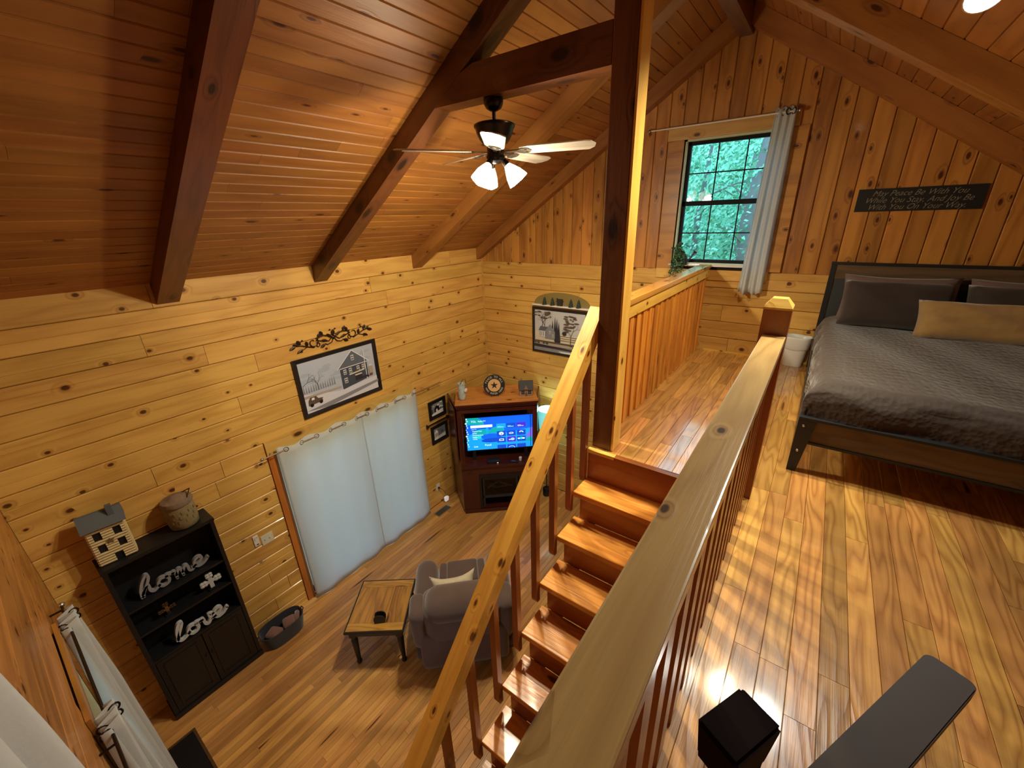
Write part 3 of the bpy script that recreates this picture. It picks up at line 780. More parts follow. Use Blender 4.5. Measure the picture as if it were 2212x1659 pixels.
def frame(name, M, W, H, fw, label, cat='picture', depth=0.022, group=None):
    """frame with four mitred mouldings; local origin centre, z out of the wall"""
    t = bpy.data.objects.new(name, None); col.objects.link(t); t.matrix_world = M; t.empty_display_size = 0.1
    tag(t, label, cat, group)
    a, b = W / 2, H / 2
    mb = MB()
    o = [(-a, -b), (a, -b), (a, b), (-a, b)]; i = [(-a + fw, -b + fw), (a - fw, -b + fw), (a - fw, b - fw), (-a + fw, b - fw)]
    m = [((p[0] + q[0]) / 2, (p[1] + q[1]) / 2) for p, q in zip(o, i)]
    v = [(x, y, 0.001) for x, y in o] + [(x, y, depth) for x, y in o] + [(x, y, depth * 0.8) for x, y in m] + [(x, y, depth * 0.55) for x, y in i] + [(x, y, 0.001) for x, y in i]
    f = []
    for r in range(4):
        for k in range(4): f.append((r * 4 + k, r * 4 + (k + 1) % 4, r * 4 + 4 + (k + 1) % 4, r * 4 + 4 + k))
    mb.add(v, f).build('frame', framem, t)
    MB().box(-a + fw * 0.7, a - fw * 0.7, -b + fw * 0.7, b - fw * 0.7, 0.002, 0.006).build('backing', P_blk, t)
    return t

def win4(x, y, w, h, s=P_lt, g=P_win):
    """little window for a print: white frame, dark panes"""
    r = [(s, rect(x, y, x + w, y + h))]
    e = w * 0.12
    for i in range(2):
        for j in range(2):
            r.append((g, rect(x + e + i * w * 0.44, y + e + j * (h * 0.46), x + e + i * w * 0.44 + w * 0.33, y + e + j * (h * 0.46) + h * 0.33)))
    return r
def twig(x, y, L, a, d, rnd, out, m, w):
    x2, y2 = x + L * cos(a), y + L * sin(a)
    nx, ny = -sin(a) * w, cos(a) * w
    out.append((m, [(x - nx, y - ny), (x2 - nx * 0.6, y2 - ny * 0.6), (x2 + nx * 0.6, y2 + ny * 0.6), (x + nx, y + ny)]))
    if d > 0:
        for s in (-1, 1): twig(x2, y2, L * rnd.uniform(0.6, 0.8), a + s * rnd.uniform(0.3, 0.6), d - 1, rnd, out, m, w * 0.65)

# large snowy street picture on the left wall
W, H = 0.995, 0.65
pic = frame('framed_picture', frame_M((0.001, 2.333, 2.521), (0, 1, 0), (1, 0, 0)), W, H, 0.045, 'black framed snowy street picture with a grey gabled building, over the curtains')
r = random.Random(4); S = [(P_sky, rect(-0.46, -0.29, 0.46, 0.29))]
for k in range(16): 
    x = r.uniform(-0.44, 0.4); y = r.uniform(-0.05, 0.25); S.append((flat('sky2', (164, 174, 192)), circ(x, y, r.uniform(0.03, 0.09), r.uniform(0.01, 0.03))))
for k in range(14): x = -0.45 + k * 0.027; S.append((P_mid, [(x, -0.06), (x + 0.02, -0.06), (x + 0.012, 0.02 + r.random() * 0.03)]))
twig(-0.28, -0.06, 0.07, 1.6, 4, r, S, P_grey, 0.004); twig(-0.44, 0.03, 0.06, 0.5, 3, r, S, P_grey, 0.004)
S.append((P_snow, [(-0.46, -0.29), (0.46, -0.29), (0.46, -0.12), (-0.05, -0.15), (-0.46, -0.06)]))
S.append((P_tan, [(-0.46, -0.085), (-0.02, -0.10), (-0.02, -0.12), (-0.46, -0.115)]))
S.append((P_sl, [(0.0, -0.155), (0.345, -0.11), (0.345, 0.10), (0.0, 0.10)]))
S.append((P_grey, [(-0.03, 0.09), (0.175, 0.262), (0.365, 0.095)]))
S.append((P_lt, [(-0.04, 0.085), (0.175, 0.272), (0.175, 0.262), (-0.03, 0.085)])); S.append((P_lt, [(0.175, 0.272), (0.38, 0.09), (0.37, 0.086), (0.175, 0.262)]))
S.append((P_lt, rect(-0.01, 0.083, 0.36, 0.091)))
S += win4(0.155, 0.15, 0.035, 0.06)
for x in (0.035, 0.105, 0.205, 0.275): S += win4(x, 0.01, 0.036, 0.058)
S += win4(0.03, -0.09, 0.04, 0.06)
S.append((P_br, [(0.145, -0.005), (0.2, 0.03), (0.26, -0.005)])) 
S.append((P_cr, [(0.10, -0.012), (0.30, -0.002), (0.30, 0.012), (0.10, 0.002)]))
S.append((P_dk, rect(0.17, -0.10, 0.26, -0.03))); S.append((P_cr, rect(0.17, -0.04, 0.26, -0.026)))
S.append((P_lt, rect(0.315, -0.12, 0.323, 0.24)))
S.append((P_tan, rect(0.36, -0.09, 0.41, 0.02))); S.append((P_snow, [(0.355, 0.02), (0.385, 0.045), (0.415, 0.02)]))
S.append((P_dk, circ(0.30, -0.10, 0.055, 0.028, a1=pi))); S.append((P_red, rect(0.36, -0.10, 0.40, -0.07)))
cx, cy = -0.34, -0.155
S += [(P_br, [(cx - 0.085, cy - 0.045), (cx + 0.075, cy - 0.035), (cx + 0.085, cy + 0.005), (cx + 0.03, cy + 0.012), (cx + 0.01, cy + 0.045), (cx - 0.055, cy + 0.045), (cx - 0.08, cy + 0.01)]),
      (P_lt, [(cx - 0.045, cy + 0.01), (cx - 0.01, cy + 0.01), (cx - 0.012, cy + 0.035), (cx - 0.04, cy + 0.035)]), (P_blk, circ(cx - 0.05, cy - 0.045, 0.02)), (P_blk, circ(cx + 0.055, cy - 0.038, 0.02)), (P_cr, circ(cx + 0.08, cy - 0.01, 0.007))]
S.append((P_mid, [(-0.46, -0.25), (0.46, -0.17), (0.46, -0.20), (-0.2, -0.28)]))
art_plane('print', pic, Matrix.Translation((0, 0, 0.0065)), S)

# farmhouse picture on the back wall
pic = frame('framed_picture', frame_M((1.345, BW - 0.001, 2.622), (1, 0, 0), (0, -1, 0)), 0.87, 0.655, 0.036, 'black framed sepia farmhouse and trees picture on the end wall')
S = [(flat('pale_sky', (196, 198, 202)), rect(-0.4, -0.295, 0.4, 0.295)), (P_cr, [(-0.4, -0.02), (0.4, -0.04), (0.4, -0.295), (-0.4, -0.295)])]
twig(-0.29, 0.02, 0.09, 1.3, 5, r, S, P_dk, 0.007); twig(-0.22, 0.0, 0.08, 1.75, 5, r, S, P_dk, 0.006)
for k in range(22): S.append((P_br, circ(r.uniform(-0.40, -0.13), r.uniform(0.17, 0.28), r.uniform(0.01, 0.035), 0.008)))
for x, h in ((-0.10, 0.17), (-0.06, 0.22), (-0.03, 0.2), (0.0, 0.15)): S.append((P_dk, [(x - 0.028, -0.1), (x + 0.028, -0.1), (x, h)]))
S += [(P_grey, [(-0.33, -0.005), (-0.20, -0.005), (-0.17, 0.06), (-0.30, 0.06)]), (P_lt, rect(-0.32, -0.09, -0.2, -0.005)), (P_mid, [(-0.22, -0.11), (-0.06, -0.11), (-0.06, 0.0), (-0.14, 0.105), (-0.22, 0.0)])]
for x in (-0.31, -0.28, -0.25, -0.22): S.append((P_grey, rect(x, -0.08, x + 0.012, -0.01)))
S += win4(-0.155, -0.04, 0.025, 0.045); S += win4(-0.105, -0.08, 0.025, 0.04)
S.append((P_dk, circ(-0.02, -0.12, 0.05, 0.05))); S.append((P_dk, circ(0.09, -0.005, 0.035, 0.03)))
for yy in (-0.05, -0.08, -0.11): S.append((P_br, rect(0.0, yy, 0.4, yy + 0.006)))
twig(0.19, -0.14, 0.11, 1.55, 4, r, S, P_br, 0.006)
for k in range(34): S.append((P_br, circ(0.2 + r.uniform(-0.1, 0.1), 0.14 + r.uniform(-0.12, 0.11), r.uniform(0.015, 0.04), 0.009)))
S.append((P_br, rect(-0.4, -0.17, 0.4, -0.145))); S.append((P_tan, rect(-0.4, -0.21, 0.4, -0.17))); S.append((P_dk, [(-0.4, -0.20), (0.4, -0.23), (0.4, -0.25), (-0.4, -0.245)]))
for k in range(9): S.append((P_gr, circ(r.uniform(-0.38, 0.3), r.uniform(-0.20, -0.16), 0.022, 0.014)))
S.append((P_mid, [(-0.4, -0.245), (0.4, -0.25), (0.4, -0.295), (-0.4, -0.295)])); S.append((P_lt, [(0.0, -0.27), (0.3, -0.265), (0.3, -0.285), (0.05, -0.29)]))
art_plane('print', pic, Matrix.Translation((0, 0, 0.0065)), S)

# arched scenery board above it
ar = thing('arched_plaque', (1.375, BW - 0.001, 3.0), 'arched wall plaque with little fir trees and a house on a white ledge', 'wall decor')
A = [(-0.43, 0.0), (0.43, 0.0)] + [(0.43 * cos(a), 0.17 * sin(a) ** 0.9) for a in [pi * k / 20 for k in range(1, 20)]]
MB().prism(A, -0.014, 0.0, 'y').build('arched_back', plain('olive_board', (136, 118, 66), rough=0.6), ar)
MB().box(-0.445, 0.445, -0.055, 0.0, -0.02, -0.0005, c=0.003).build('ledge', white, ar)
firm = plain('fir_green', (38, 54, 46), rough=0.7)
for x in (-0.25, -0.125, 0.16, 0.275):
    mb = MB()
    for z0, rr, z1 in ((0.0, 0.036, 0.05), (0.03, 0.028, 0.078), (0.06, 0.02, 0.108)): mb.lathe([(rr, z0), (0.002, z1)], 10, (x, -0.034, 0))
    mb.build('fir_tree', firm, ar)
MB().box(-0.045, 0.03, -0.05, -0.018, 0.0, 0.055).prism([(-0.055, 0.055), (0.04, 0.055), (0.025, 0.09), (-0.04, 0.09)], -0.055, -0.014, 'y').box(-0.055, -0.043, -0.04, -0.028, 0.055, 0.1).build('house', plain('dark_house', (48, 42, 40), rough=0.6), ar)

# two small black framed photographs and the slim shelf between them
fg = []
for zc, lab, kind in ((1.585, 'upper small black framed photo of a covered bridge beside the television cabinet', 0), (1.19, 'lower small black framed photo of a white church, under the slim shelf', 1)):
    t = frame('framed_photo', frame_M((0.001, 3.70, zc), (0, 1, 0), (1, 0, 0)), 0.335, 0.285, 0.052, lab, depth=0.018)
    S = [(P_mid, rect(-0.12, -0.095, 0.12, 0.095)), (P_lt, [(-0.12, -0.095), (0.12, -0.095), (0.12, -0.03), (-0.12, -0.06)])]
    if kind == 0:
        for k in range(10): S.append((P_lt, circ(r.uniform(-0.1, 0.1), r.uniform(0.0, 0.085), 0.02, 0.01)))
        S += [(P_blk, [(-0.06, -0.05), (0.04, -0.035), (0.04, 0.02), (-0.01, 0.055), (-0.06, 0.01)]), (P_lt, circ(-0.01, -0.03, 0.018, 0.03)), (P_blk, rect(-0.11, -0.06, -0.095, 0.095)), (P_blk, rect(-0.085, -0.05, -0.078, 0.095)), (P_dk, rect(0.04, -0.02, 0.12, -0.008))]
    else:
        S += [(P_lt, [(-0.1, -0.06), (-0.03, -0.05), (-0.03, 0.03), (-0.065, 0.07), (-0.1, 0.03)]), (P_dk, rect(0.03, -0.01, 0.07, 0.02))]
        for x in (-0.09, -0.07, -0.05): S.append((P_dk, rect(x, -0.045, x + 0.01, 0.015)))
        for k in range(6): S.append((P_grey, rect(-0.02 + k * 0.022, -0.03, -0.01 + k * 0.022, 0.08)))
    art_plane('print', t, Matrix.Translation((0, 0, 0.0065)), S)
sh = thing('iron_shelf', (0.0, 3.70, 1.392), 'slim dark twig-like wall shelf between the two small photos', 'shelf')
MB().tube([(0.03, -0.25, -0.012), (0.03, -0.2, 0.0), (0.03, 0.21, 0.0)], 0.011, 8).build('bar', iron, sh)
for yy in (-0.23, 0.17): MB().box(0.001, 0.04, yy - 0.012, yy + 0.012, -0.03, 0.012, c=0.003).build('bracket', iron, sh)

# scrolled iron leaves above the big picture
sc = thing('scroll_wall_decor', (0.012, 2.335, 2.985), 'dark metal scroll of vines and leaves above the snowy street picture', 'wall decor')
def leafm(mb, x, y, L, w, a, lift=0.006):
    pts = []
    for k in range(9):
        q = k / 8; ww = w * sin(pi * q) ** 0.8
        pts.append((q * L, ww))
    v = []; 
    top = [(p, ww) for p, ww in pts]
    for p, ww in top:
        for s in (-1, 0, 1):
            lx, ly = p, s * ww; v.append((lift + (0.004 if s == 0 else 0), x + lx * cos(a) - ly * sin(a), y + lx * sin(a) + ly * cos(a)))
    f = []
    for i in range(8):
        for s in range(2): f.append((i * 3 + s, i * 3 + s + 1, i * 3 + s + 4, i * 3 + s + 3))
    n = len(v); v += [(q[0] - 0.004, q[1], q[2]) for q in v[:]]; f += [tuple(i + n for i in ff[::-1]) for ff in f]
    mb.add(v, f)
def spiral(cx, cy, r0, r1, a0, a1, n=26): return [(0, cx + (r0 + (r1 - r0) * k / n) * cos(a0 + (a1 - a0) * k / n), cy + (r0 + (r1 - r0) * k / n) * sin(a0 + (a1 - a0) * k / n)) for k in range(n + 1)]
vine = MB(); lv = MB()
for s in (-1, 1):
    def mir(pts): return [(p[0], p[1] * s, p[2]) for p in pts]
    vine.tube(mir([(0, 0.0, -0.02), (0, 0.05, 0.02), (0, 0.11, 0.045), (0, 0.17, 0.03), (0, 0.2, 0.0)]), 0.0055, 6)
    vine.tube(mir(spiral(0.235, -0.005, 0.058, 0.018, 2.6, 8.6)), 0.005, 6)
    vine.tube(mir([(0, 0.0, 0.02), (0, 0.06, -0.03), (0, 0.12, -0.02), (0, 0.175, 0.0)]), 0.0055, 6)
    vine.tube(mir([(0, 0.0, 0.0), (0, 0.03, -0.05), (0, 0.08, -0.065), (0, 0.11, -0.05)]), 0.005, 6)
    vine.tube(mir(spiral(0.19, -0.045, 0.03, 0.008, 1.2, 7.0, 16)), 0.004, 6)
    vine.tube(mir([(0, 0.23, -0.06), (0, 0.30, -0.035), (0, 0.36, -0.01), (0, 0.42, 0.0)]), 0.0055, 6)
    vine.tube(mir([(0, 0.30, -0.035), (0, 0.35, -0.055), (0, 0.38, -0.06)]), 0.004, 6)
    for x, y, L, w, a in ((0.12, 0.045, 0.055, 0.016, 1.1), (0.02, 0.0, 0.075, 0.014, 0.75), (0.08, -0.02, 0.07, 0.014, 0.25), (0.11, -0.05, 0.06, 0.017, -0.5), (0.30, -0.03, 0.055, 0.014, 1.4), (0.37, 0.0, 0.06, 0.016, 1.1), (0.42, 0.0, 0.07, 0.015, -0.35), (0.36, -0.045, 0.065, 0.013, -0.5), (0.17, 0.03, 0.05, 0.014, 1.9), (0.40, 0.0, 0.05, 0.013, 0.5)):
        lq = MB(); leafm(lq, x * s, y, L, w, a if s > 0 else pi - a); lq.build('leaf', iron, sc)
    for x, y in ((0.03, 0.085), (0.19, 0.03), (0.345, 0.04), (0.37, -0.07)): MB().lathe([(0.002, -0.009), (0.008, -0.004), (0.0085, 0.002), (0.004, 0.008)], 8, (0.003, x * s, y)).build('berry', iron, sc, smooth=True)
lq = MB(); leafm(lq, 0, 0.02, 0.065, 0.02, 1.57); lq.build('leaf', iron, sc)
vine.build('vine', iron, sc, smooth=True); pass

# ------------------------------------------------------------------ plates and switches on the left wall
sw = thing('switch_plate', (0.0005, 1.182, 1.083), 'ivory double switch plate left of the patio door trim', 'light switch')
MB().box(0, 0.006, -0.058, 0.058, -0.057, 0.057, c=0.002).build('plate', plain('ivory', (206, 208, 190), rough=0.4), sw)
for yy in (-0.024, 0.024): MB().box(0.006, 0.014, yy - 0.004, yy + 0.004, -0.004, 0.012, c=0.001).build('toggle', plain('ivory', (206, 208, 190)), sw)
rm = thing('wall_remote', (0.0005, 1.080, 1.128), 'white fan remote with dark buttons beside the switch plate', 'remote')
MB().box(0, 0.012, -0.0245, 0.0245, -0.062, 0.062, c=0.005).build('body', white, rm)
for yy, zz in ((-0.01, 0.035), (0.01, 0.038), (-0.012, 0.018)): MB().box(0.012, 0.0135, yy - 0.004, yy + 0.004, zz - 0.003, zz + 0.003).build('button', P_grey, rm)
MB().box(0.012, 0.0135, -0.008, 0.014, -0.048, -0.038).build('holder_slot', P_blk, rm)
ou = thing('wall_outlet', (0.0005, 3.553, 0.30), 'white wall outlet low beside the curtain with a brown cord plugged in', 'outlet')
MB().box(0, 0.005, -0.035, 0.035, -0.057, 0.057, c=0.002).build('plate', white, ou)
MB().box(0.005, 0.03, -0.014, 0.014, -0.03, 0.0, c=0.003).build('plug', plain('brown_cord', (70, 36, 22), rough=0.5), ou)
MB().tube([(0.03, 0.0, -0.015), (0.06, 0.02, -0.03), (0.08, 0.05, -0.08), (0.085, 0.06, -0.13)], 0.004, 6).build('cord', plain('brown_cord', (70, 36, 22)), ou, smooth=True)
ap = thing('plug_adapter', (0.085, 3.62, 0.07), 'small white plug-in adapter at the end of the brown cord', 'adapter')
MB().prism([(-0.03, -0.035), (0.03, -0.03), (0.04, 0.03), (0.0, 0.045), (-0.035, 0.04)], -0.012, 0.02, 'x').build('body', plain('lit_white', (240, 236, 244), rough=0.4, emit=(255, 250, 255), estr=0.3), ap)

# ------------------------------------------------------------------ floor registers
def register(loc, w, d, label, slats, rz=0, mfr=None, msl=None, wide=0.014):
    t = thing('floor_vent', loc, label, 'floor vent', rz)
    mb = MB()
    for a, b, c, e in ((-w / 2, w / 2, -d / 2, -d / 2 + wide), (-w / 2, w / 2, d / 2 - wide, d / 2), (-w / 2, -w / 2 + wide, -d / 2 + wide, d / 2 - wide), (w / 2 - wide, w / 2, -d / 2 + wide, d / 2 - wide)):
        mb.box(a, b, c, e, 0.001, 0.006)
    mb.build('frame', mfr, t)
    MB().box(-w / 2 + wide, w / 2 - wide, -d / 2 + wide, d / 2 - wide, 0.0008, 0.0018).build('recess', P_blk, t)
    for k in range(slats):
        x = -w / 2 + wide + (w - 2 * wide) * (k + 0.5) / slats
        MB().box(x - 0.0035, x + 0.0035, -d / 2 + wide, d / 2 - wide, 0.0018, 0.0052).build('slat', msl, t)
brz = plain('vent_brown', (92, 66, 42), rough=0.4, metal=0.2)
register((0.72, -0.025, 0), 0.56, 0.23, 'large dark return air grille in the floor at the bottom left', 22, 0, brz, plain('vent_dark', (34, 32, 32), rough=0.4, metal=0.3), 0.02)
register((0.178, 3.44, 0), 0.115, 0.27, 'small metal floor register by the end of the curtain', 9, 0, plain('vent_grey', (150, 146, 134), rough=0.4, metal=0.4), plain('vent_mid', (96, 92, 84), rough=0.4, metal=0.4), 0.010)

# ------------------------------------------------------------------ corner television cabinet
X = Vector((0.748, 0.664, 0)); Nn = Vector((0.664, -0.748, 0)); cab_a = atan2(0.664, 0.748)
cb = thing('corner_cabinet', (0.52, 3.60, 0), 'dark cherry corner cabinet holding the television and fireplace insert', 'cabinet', cab_a)
# local frame: X along the front (0..1.07), -Y out towards the room, +Y back into the corner
CW = 1.07
def cabplan(inset=0.0):
    # front-left, front-right, right wing, left wing (in local coords); behind it the corner
    return [(0 + inset, 0 + inset), (CW - inset, 0 + inset), (CW + 0.10 - inset, 0.55), (CW * 0.5, 0.80), (-0.10 + inset, 0.53)]
def to_local(wx, wy):
    d = Vector((wx - 0.52, wy - 3.60, 0)); return (d.dot(X), d.dot(Vector((-0.664, 0.748, 0))))
Lw = to_local(0.025, 3.93); Rw = to_local(1.0, 4.865); Cn = to_local(0.03, 4.86)
ch = cherry
# base, floor plate, mid shelf, top
MB().prism([(0.02, 0.02), (CW - 0.02, 0.02), Rw, Cn, Lw], 0.001, 0.06, 'z').build('plinth', ch['X'], cb)
MB().prism([(-0.012, -0.03), (CW + 0.012, -0.03), Rw, Cn, Lw], 0.795, 0.83, 'z').build('shelf', ch['X'], cb)
# front face of lower case around the fire opening
FO0, FO1, FZ0, FZ1 = 0.225, 0.845, 0.075, 0.67
MB().box(0, FO0, 0, 0.03, 0.061, 0.794, c=0.003).build('face_panel', ch['Z'], cb)
MB().box(FO1, CW, 0, 0.03, 0.061, 0.794, c=0.003).build('face_panel', ch['Z'], cb)
MB().box(FO0, FO1, 0, 0.03, FZ1, 0.794, c=0.003).build('face_panel', ch['X'], cb)
MB().box(-0.01, CW + 0.01, -0.012, 0.0, 0.001, 0.062, c=0.003).build('kick_board', ch['X'], cb)
# sides
def wall_piece(name, a, b, z0, z1, th, m):
    a = Vector((a[0], a[1], 0)); b = Vector((b[0], b[1], 0)); d = (b - a).normalized(); n = Vector((-d.y, d.x, 0)) * th
    q = [a, b, b + n, a + n]
    return MB().prism([(w.x, w.y) for w in q], z0, z1, 'z').build(name, m, cb)
wall_piece('side_panel', Lw, (0.0, 0.0), 0.061, 1.745, -0.02, ch['Z'])
wall_piece('side_panel', (CW, 0.0), Rw, 0.061, 1.745, -0.02, ch['Z'])
wall_piece('back_panel', (0.06, 0.50), (CW - 0.06, 0.50), 0.84, 1.745, 0.01, P_blk)
# upper frame posts and rail
MB().box(0.0, 0.045, -0.002, 0.028, 0.831, 1.745, c=0.004).build('frame_post', ch['Z'], cb)
MB().box(CW - 0.045, CW, -0.002, 0.028, 0.831, 1.745, c=0.004).build('frame_post', ch['Z'], cb)
MB().box(0.0451, CW - 0.0451, -0.002, 0.028, 1.665, 1.745, c=0.004).build('frame_rail', ch['X'], cb)
MB().prism([(0.02, 0.55), (0.02, 0.029), (CW - 0.02, 0.029), (CW - 0.02, 0.55)], 1.722, 1.742, 'z').build('inner_top', P_blk, cb)
mb = MB().box(-0.018, CW + 0.018, -0.03, 0.0, 1.746, 1.775, c=0.004).box(-0.03, CW + 0.03, -0.045, 0.0, 1.776, 1.806, c=0.004)
mb.build('cornice', ch['X'], cb)
MB().box(-0.03, CW + 0.03, -0.045, 0.55, 1.807, 1.825, c=0.003).build('top_board', wood('cabinet_top', (196, 134, 68), (146, 88, 40), knots=0.25, kscale=(3, 6), tone=0.05, ring=6, rough=0.35), cb)
# fold-back doors beside the opening (left one seen edge on)
MB().box(-0.055, -0.035, 0.02, 0.48, 0.86, 1.72, c=0.003).build('door', ch['Z'], cb).matrix_local = Matrix.Translation((0.0, 0.0, 0)) @ Matrix.Rotation(0.23, 4, 'Z')
MB().lathe([(0.002, 0.02), (0.01, 0.012), (0.007, 0)], 10, axis='z').build('knob', bronze, cb).matrix_local = Matrix.Translation((0.11, -0.003, 0.72)) @ Matrix.Rotation(pi / 2, 4, 'X')
# fireplace insert
fi = thing('fireplace_insert', Vector((0.52, 3.60, 0)) + X * FO0 + Vector((0, 0, 0.0)), 'black electric fireplace insert with a log bed in the corner cabinet', 'fireplace', cab_a)
w = FO1 - FO0
mb = MB()
for a, b, c, d in ((0.002, 0.035, FZ0 + 0.002, FZ1 - 0.002), (w - 0.035, w - 0.002, FZ0 + 0.002, FZ1 - 0.002), (0.035, w - 0.035, FZ1 - 0.07, FZ1 - 0.002)): mb.box(a, b, -0.006, 0.028, c, d)
mb.build('surround', black, fi)
MB().box(0.06, w - 0.06, 0.012, 0.045, 0.24, 0.285, c=0.006).build('sill_bar', blackm, fi)
for a in (0.045, w - 0.075): MB().box(a, a + 0.03, 0.01, 0.04, FZ0 + 0.003, 0.24, c=0.003).build('leg', blackm, fi)
for a, b, c, d in ((0.05, 0.075, 0.286, 0.56), (w - 0.075, w - 0.05, 0.286, 0.56), (0.05, w - 0.05, 0.56, 0.59)): MB().box(a, b, 0.012, 0.03, c, d).build('door_frame', blackm, fi)
MB().box(0.04, w - 0.04, 0.20, 0.215, FZ0, FZ1).build('firebox_back', P_blk, fi)
MB().box(0.04, w - 0.04, 0.05, 0.2, 0.27, 0.285).build('firebox_floor', P_blk, fi)
lm = plain('fire_log', (86, 74, 60), rough=0.9, noise=0.5, nscale=25)
for k, (xa, xb, za, zb) in enumerate(((0.12, 0.3, 0.36, 0.45), (0.2, 0.42, 0.34, 0.36), (0.3, 0.5, 0.42, 0.35), (0.16, 0.26, 0.40, 0.34))):
    MB().tube([(xa, 0.1 + 0.02 * k, za), ((xa + xb) / 2, 0.11, (za + zb) / 2 + 0.01), (xb, 0.12, zb)], [0.016, 0.02, 0.014], 8).build('log', lm, fi, smooth=True)
MB().add([(0.06, 0.022, 0.286), (w - 0.06, 0.022, 0.286), (w - 0.06, 0.022, 0.56), (0.06, 0.022, 0.56)], [(0, 1, 2, 3)]).build('glass_front', glass, fi)

# television
tv = thing('television', Vector((0.52, 3.60, 0.83)) + X * 0.562 - Nn * 0.135, 'flat television showing a blue streaming menu in the corner cabinet', 'television', cab_a)
MB().box(-0.487, 0.487, 0.0, 0.045, 0.155, 0.695, c=0.006).build('housing', black, tv)
for a in (-0.38, 0.38): MB().prism([(a - 0.02, 0.16), (a + 0.02, 0.16), (a + 0.03, 0.0012), (a - 0.03, 0.0012)], 0.01, 0.03, 'y').build('foot', black, tv)
def em(name, rgb, s=1.0): return plain('screen_' + name, rgb, rough=0.25, emit=rgb, estr=s)
E_b = em('blue', (12, 92, 240), 1.1); E_c = em('cyan', (20, 150, 245), 1.1); E_t = em('teal', (10, 160, 170), 1.0); E_n = em('navy', (16, 56, 190), 0.9); E_w = em('white', (225, 240, 255), 1.2); E_p = em('purple', (70, 40, 200), 1.0); E_l = em('light', (150, 200, 250), 1.1); E_m = em('mint', (40, 210, 200), 1.0); E_v = em('violet', (120, 100, 240), 1.0); E_k = em('slate', (14, 74, 205), 0.9)
S = [(E_b, rect(-0.474, -0.255, 0.474, 0.265)), (E_c, [(-0.474, -0.255), (0.474, -0.255), (0.474, 0.06), (0.1, 0.0), (-0.2, 0.08), (-0.474, -0.02)]),
     (E_t, [(-0.474, 0.265), (-0.30, 0.265), (-0.22, 0.20), (-0.22, 0.15), (-0.474, 0.16)]), (E_t, circ(-0.24, 0.03, 0.14, 0.05)), (E_t, circ(-0.03, 0.05, 0.10, 0.055)), (E_m, circ(-0.30, -0.05, 0.08, 0.02)), (E_c, rect(-0.19, -0.02, -0.16, 0.10)),
     (E_b, circ(-0.12, -0.05, 0.15, 0.05)), (E_k, circ(-0.1, -0.11, 0.17, 0.035)), (E_v, [(0.36, -0.09), (0.43, -0.02), (0.44, 0.05), (0.474, 0.06), (0.474, -0.1)]), (E_t, [(0.35, -0.16), (0.42, -0.09), (0.474, -0.1), (0.474, -0.17)]),
     (E_w, rect(-0.41, 0.105, -0.10, 0.145))]
for k in range(14): S.append((E_l if k % 2 else E_w, circ(-0.462 + 0.012 * sin(k * 2.1), 0.25 - k * 0.034, 0.009 + 0.004 * sin(k), 0.012)))
for i, (x, m) in enumerate(((-0.04, E_c), (0.105, E_k), (0.25, E_p))): S += [(m, rect(x - 0.003, 0.075, x + 0.13, 0.15)), (E_l, rect(x + 0.012, 0.09, x + 0.10, 0.10)), (E_m if i < 2 else E_l, rect(x + 0.012, 0.103, x + 0.06, 0.112))]
for j, yy in enumerate((-0.055, -0.155, -0.255)):
    for i, x in enumerate((-0.04, 0.105, 0.25)): S.append((E_p if (i, j) == (1, 1) else E_k, rect(x, yy, x + 0.127, yy + (0.085 if j < 2 else 0.06))))
S += [(E_w, circ(0.024, -0.01, 0.034, 0.026)), (E_k, circ(0.024, -0.018, 0.008, 0.012)), (E_w, circ(0.168, -0.012, 0.033, 0.014)), (E_k, circ(0.168, -0.011, 0.022, 0.007)), (E_w, circ(0.313, -0.012, 0.032, 0.026, a1=pi)), (E_k, circ(0.313, -0.012, 0.018, 0.014, a1=pi)),
      (E_w, rect(-0.008, -0.13, 0.058, -0.095)), (E_k, rect(0.0, -0.122, 0.05, -0.103)), (E_l, circ(0.185, -0.112, 0.03, 0.022)), (E_l, rect(0.13, -0.127, 0.19, -0.108)), (E_w, circ(0.28, -0.11, 0.02, 0.012)), (E_m, circ(0.313, -0.107, 0.026, 0.02)), (E_w, circ(0.345, -0.11, 0.02, 0.012)), (E_l, circ(0.17, -0.255, 0.05, 0.035, a1=pi)), (E_b, circ(0.17, -0.255, 0.04, 0.025, a1=pi))]
for k, ww in enumerate((0.06, 0.12, 0.10, 0.13, 0.06)): pass
sm = art_plane('screen', tv, frame_M((0, -0.0012, 0.43), (1, 0, 0), (0, -1, 0)), S)
sp = MB().box(0.474 - 0.028, 0.474 - 0.02, -0.0022, -0.001, 0.18, 0.69).build('screen_line', P_blk, tv)
SF = lambda x, y: frame_M((x, -0.0024, 0.43 + y), (1, 0, 0), (0, -1, 0))
for s_, z_, x_, y_ in (('TCL', 0.032, -0.40, 0.205), ('Roku TV', 0.024, -0.30, 0.205), ('Home', 0.020, -0.40, 0.125), ('Live TV', 0.018, -0.40, 0.082), ('Featured Free', 0.019, -0.39, 0.050), ('Search', 0.019, -0.39, 0.018), ('Streaming Store', 0.019, -0.39, -0.014), ('Sports', 0.019, -0.39, -0.046), ('Settings', 0.016, -0.385, -0.076), ('Food', 0.036, -0.22, -0.185), ('Live', 0.03, -0.38, -0.20), ('hulu', 0.034, 0.28, -0.235)):
    text_mesh(s_, z_ * 1.25, 'screen_text', E_n if s_ == 'Home' else E_w, tv, SF(x_, y_), 0.0002, align='LEFT')
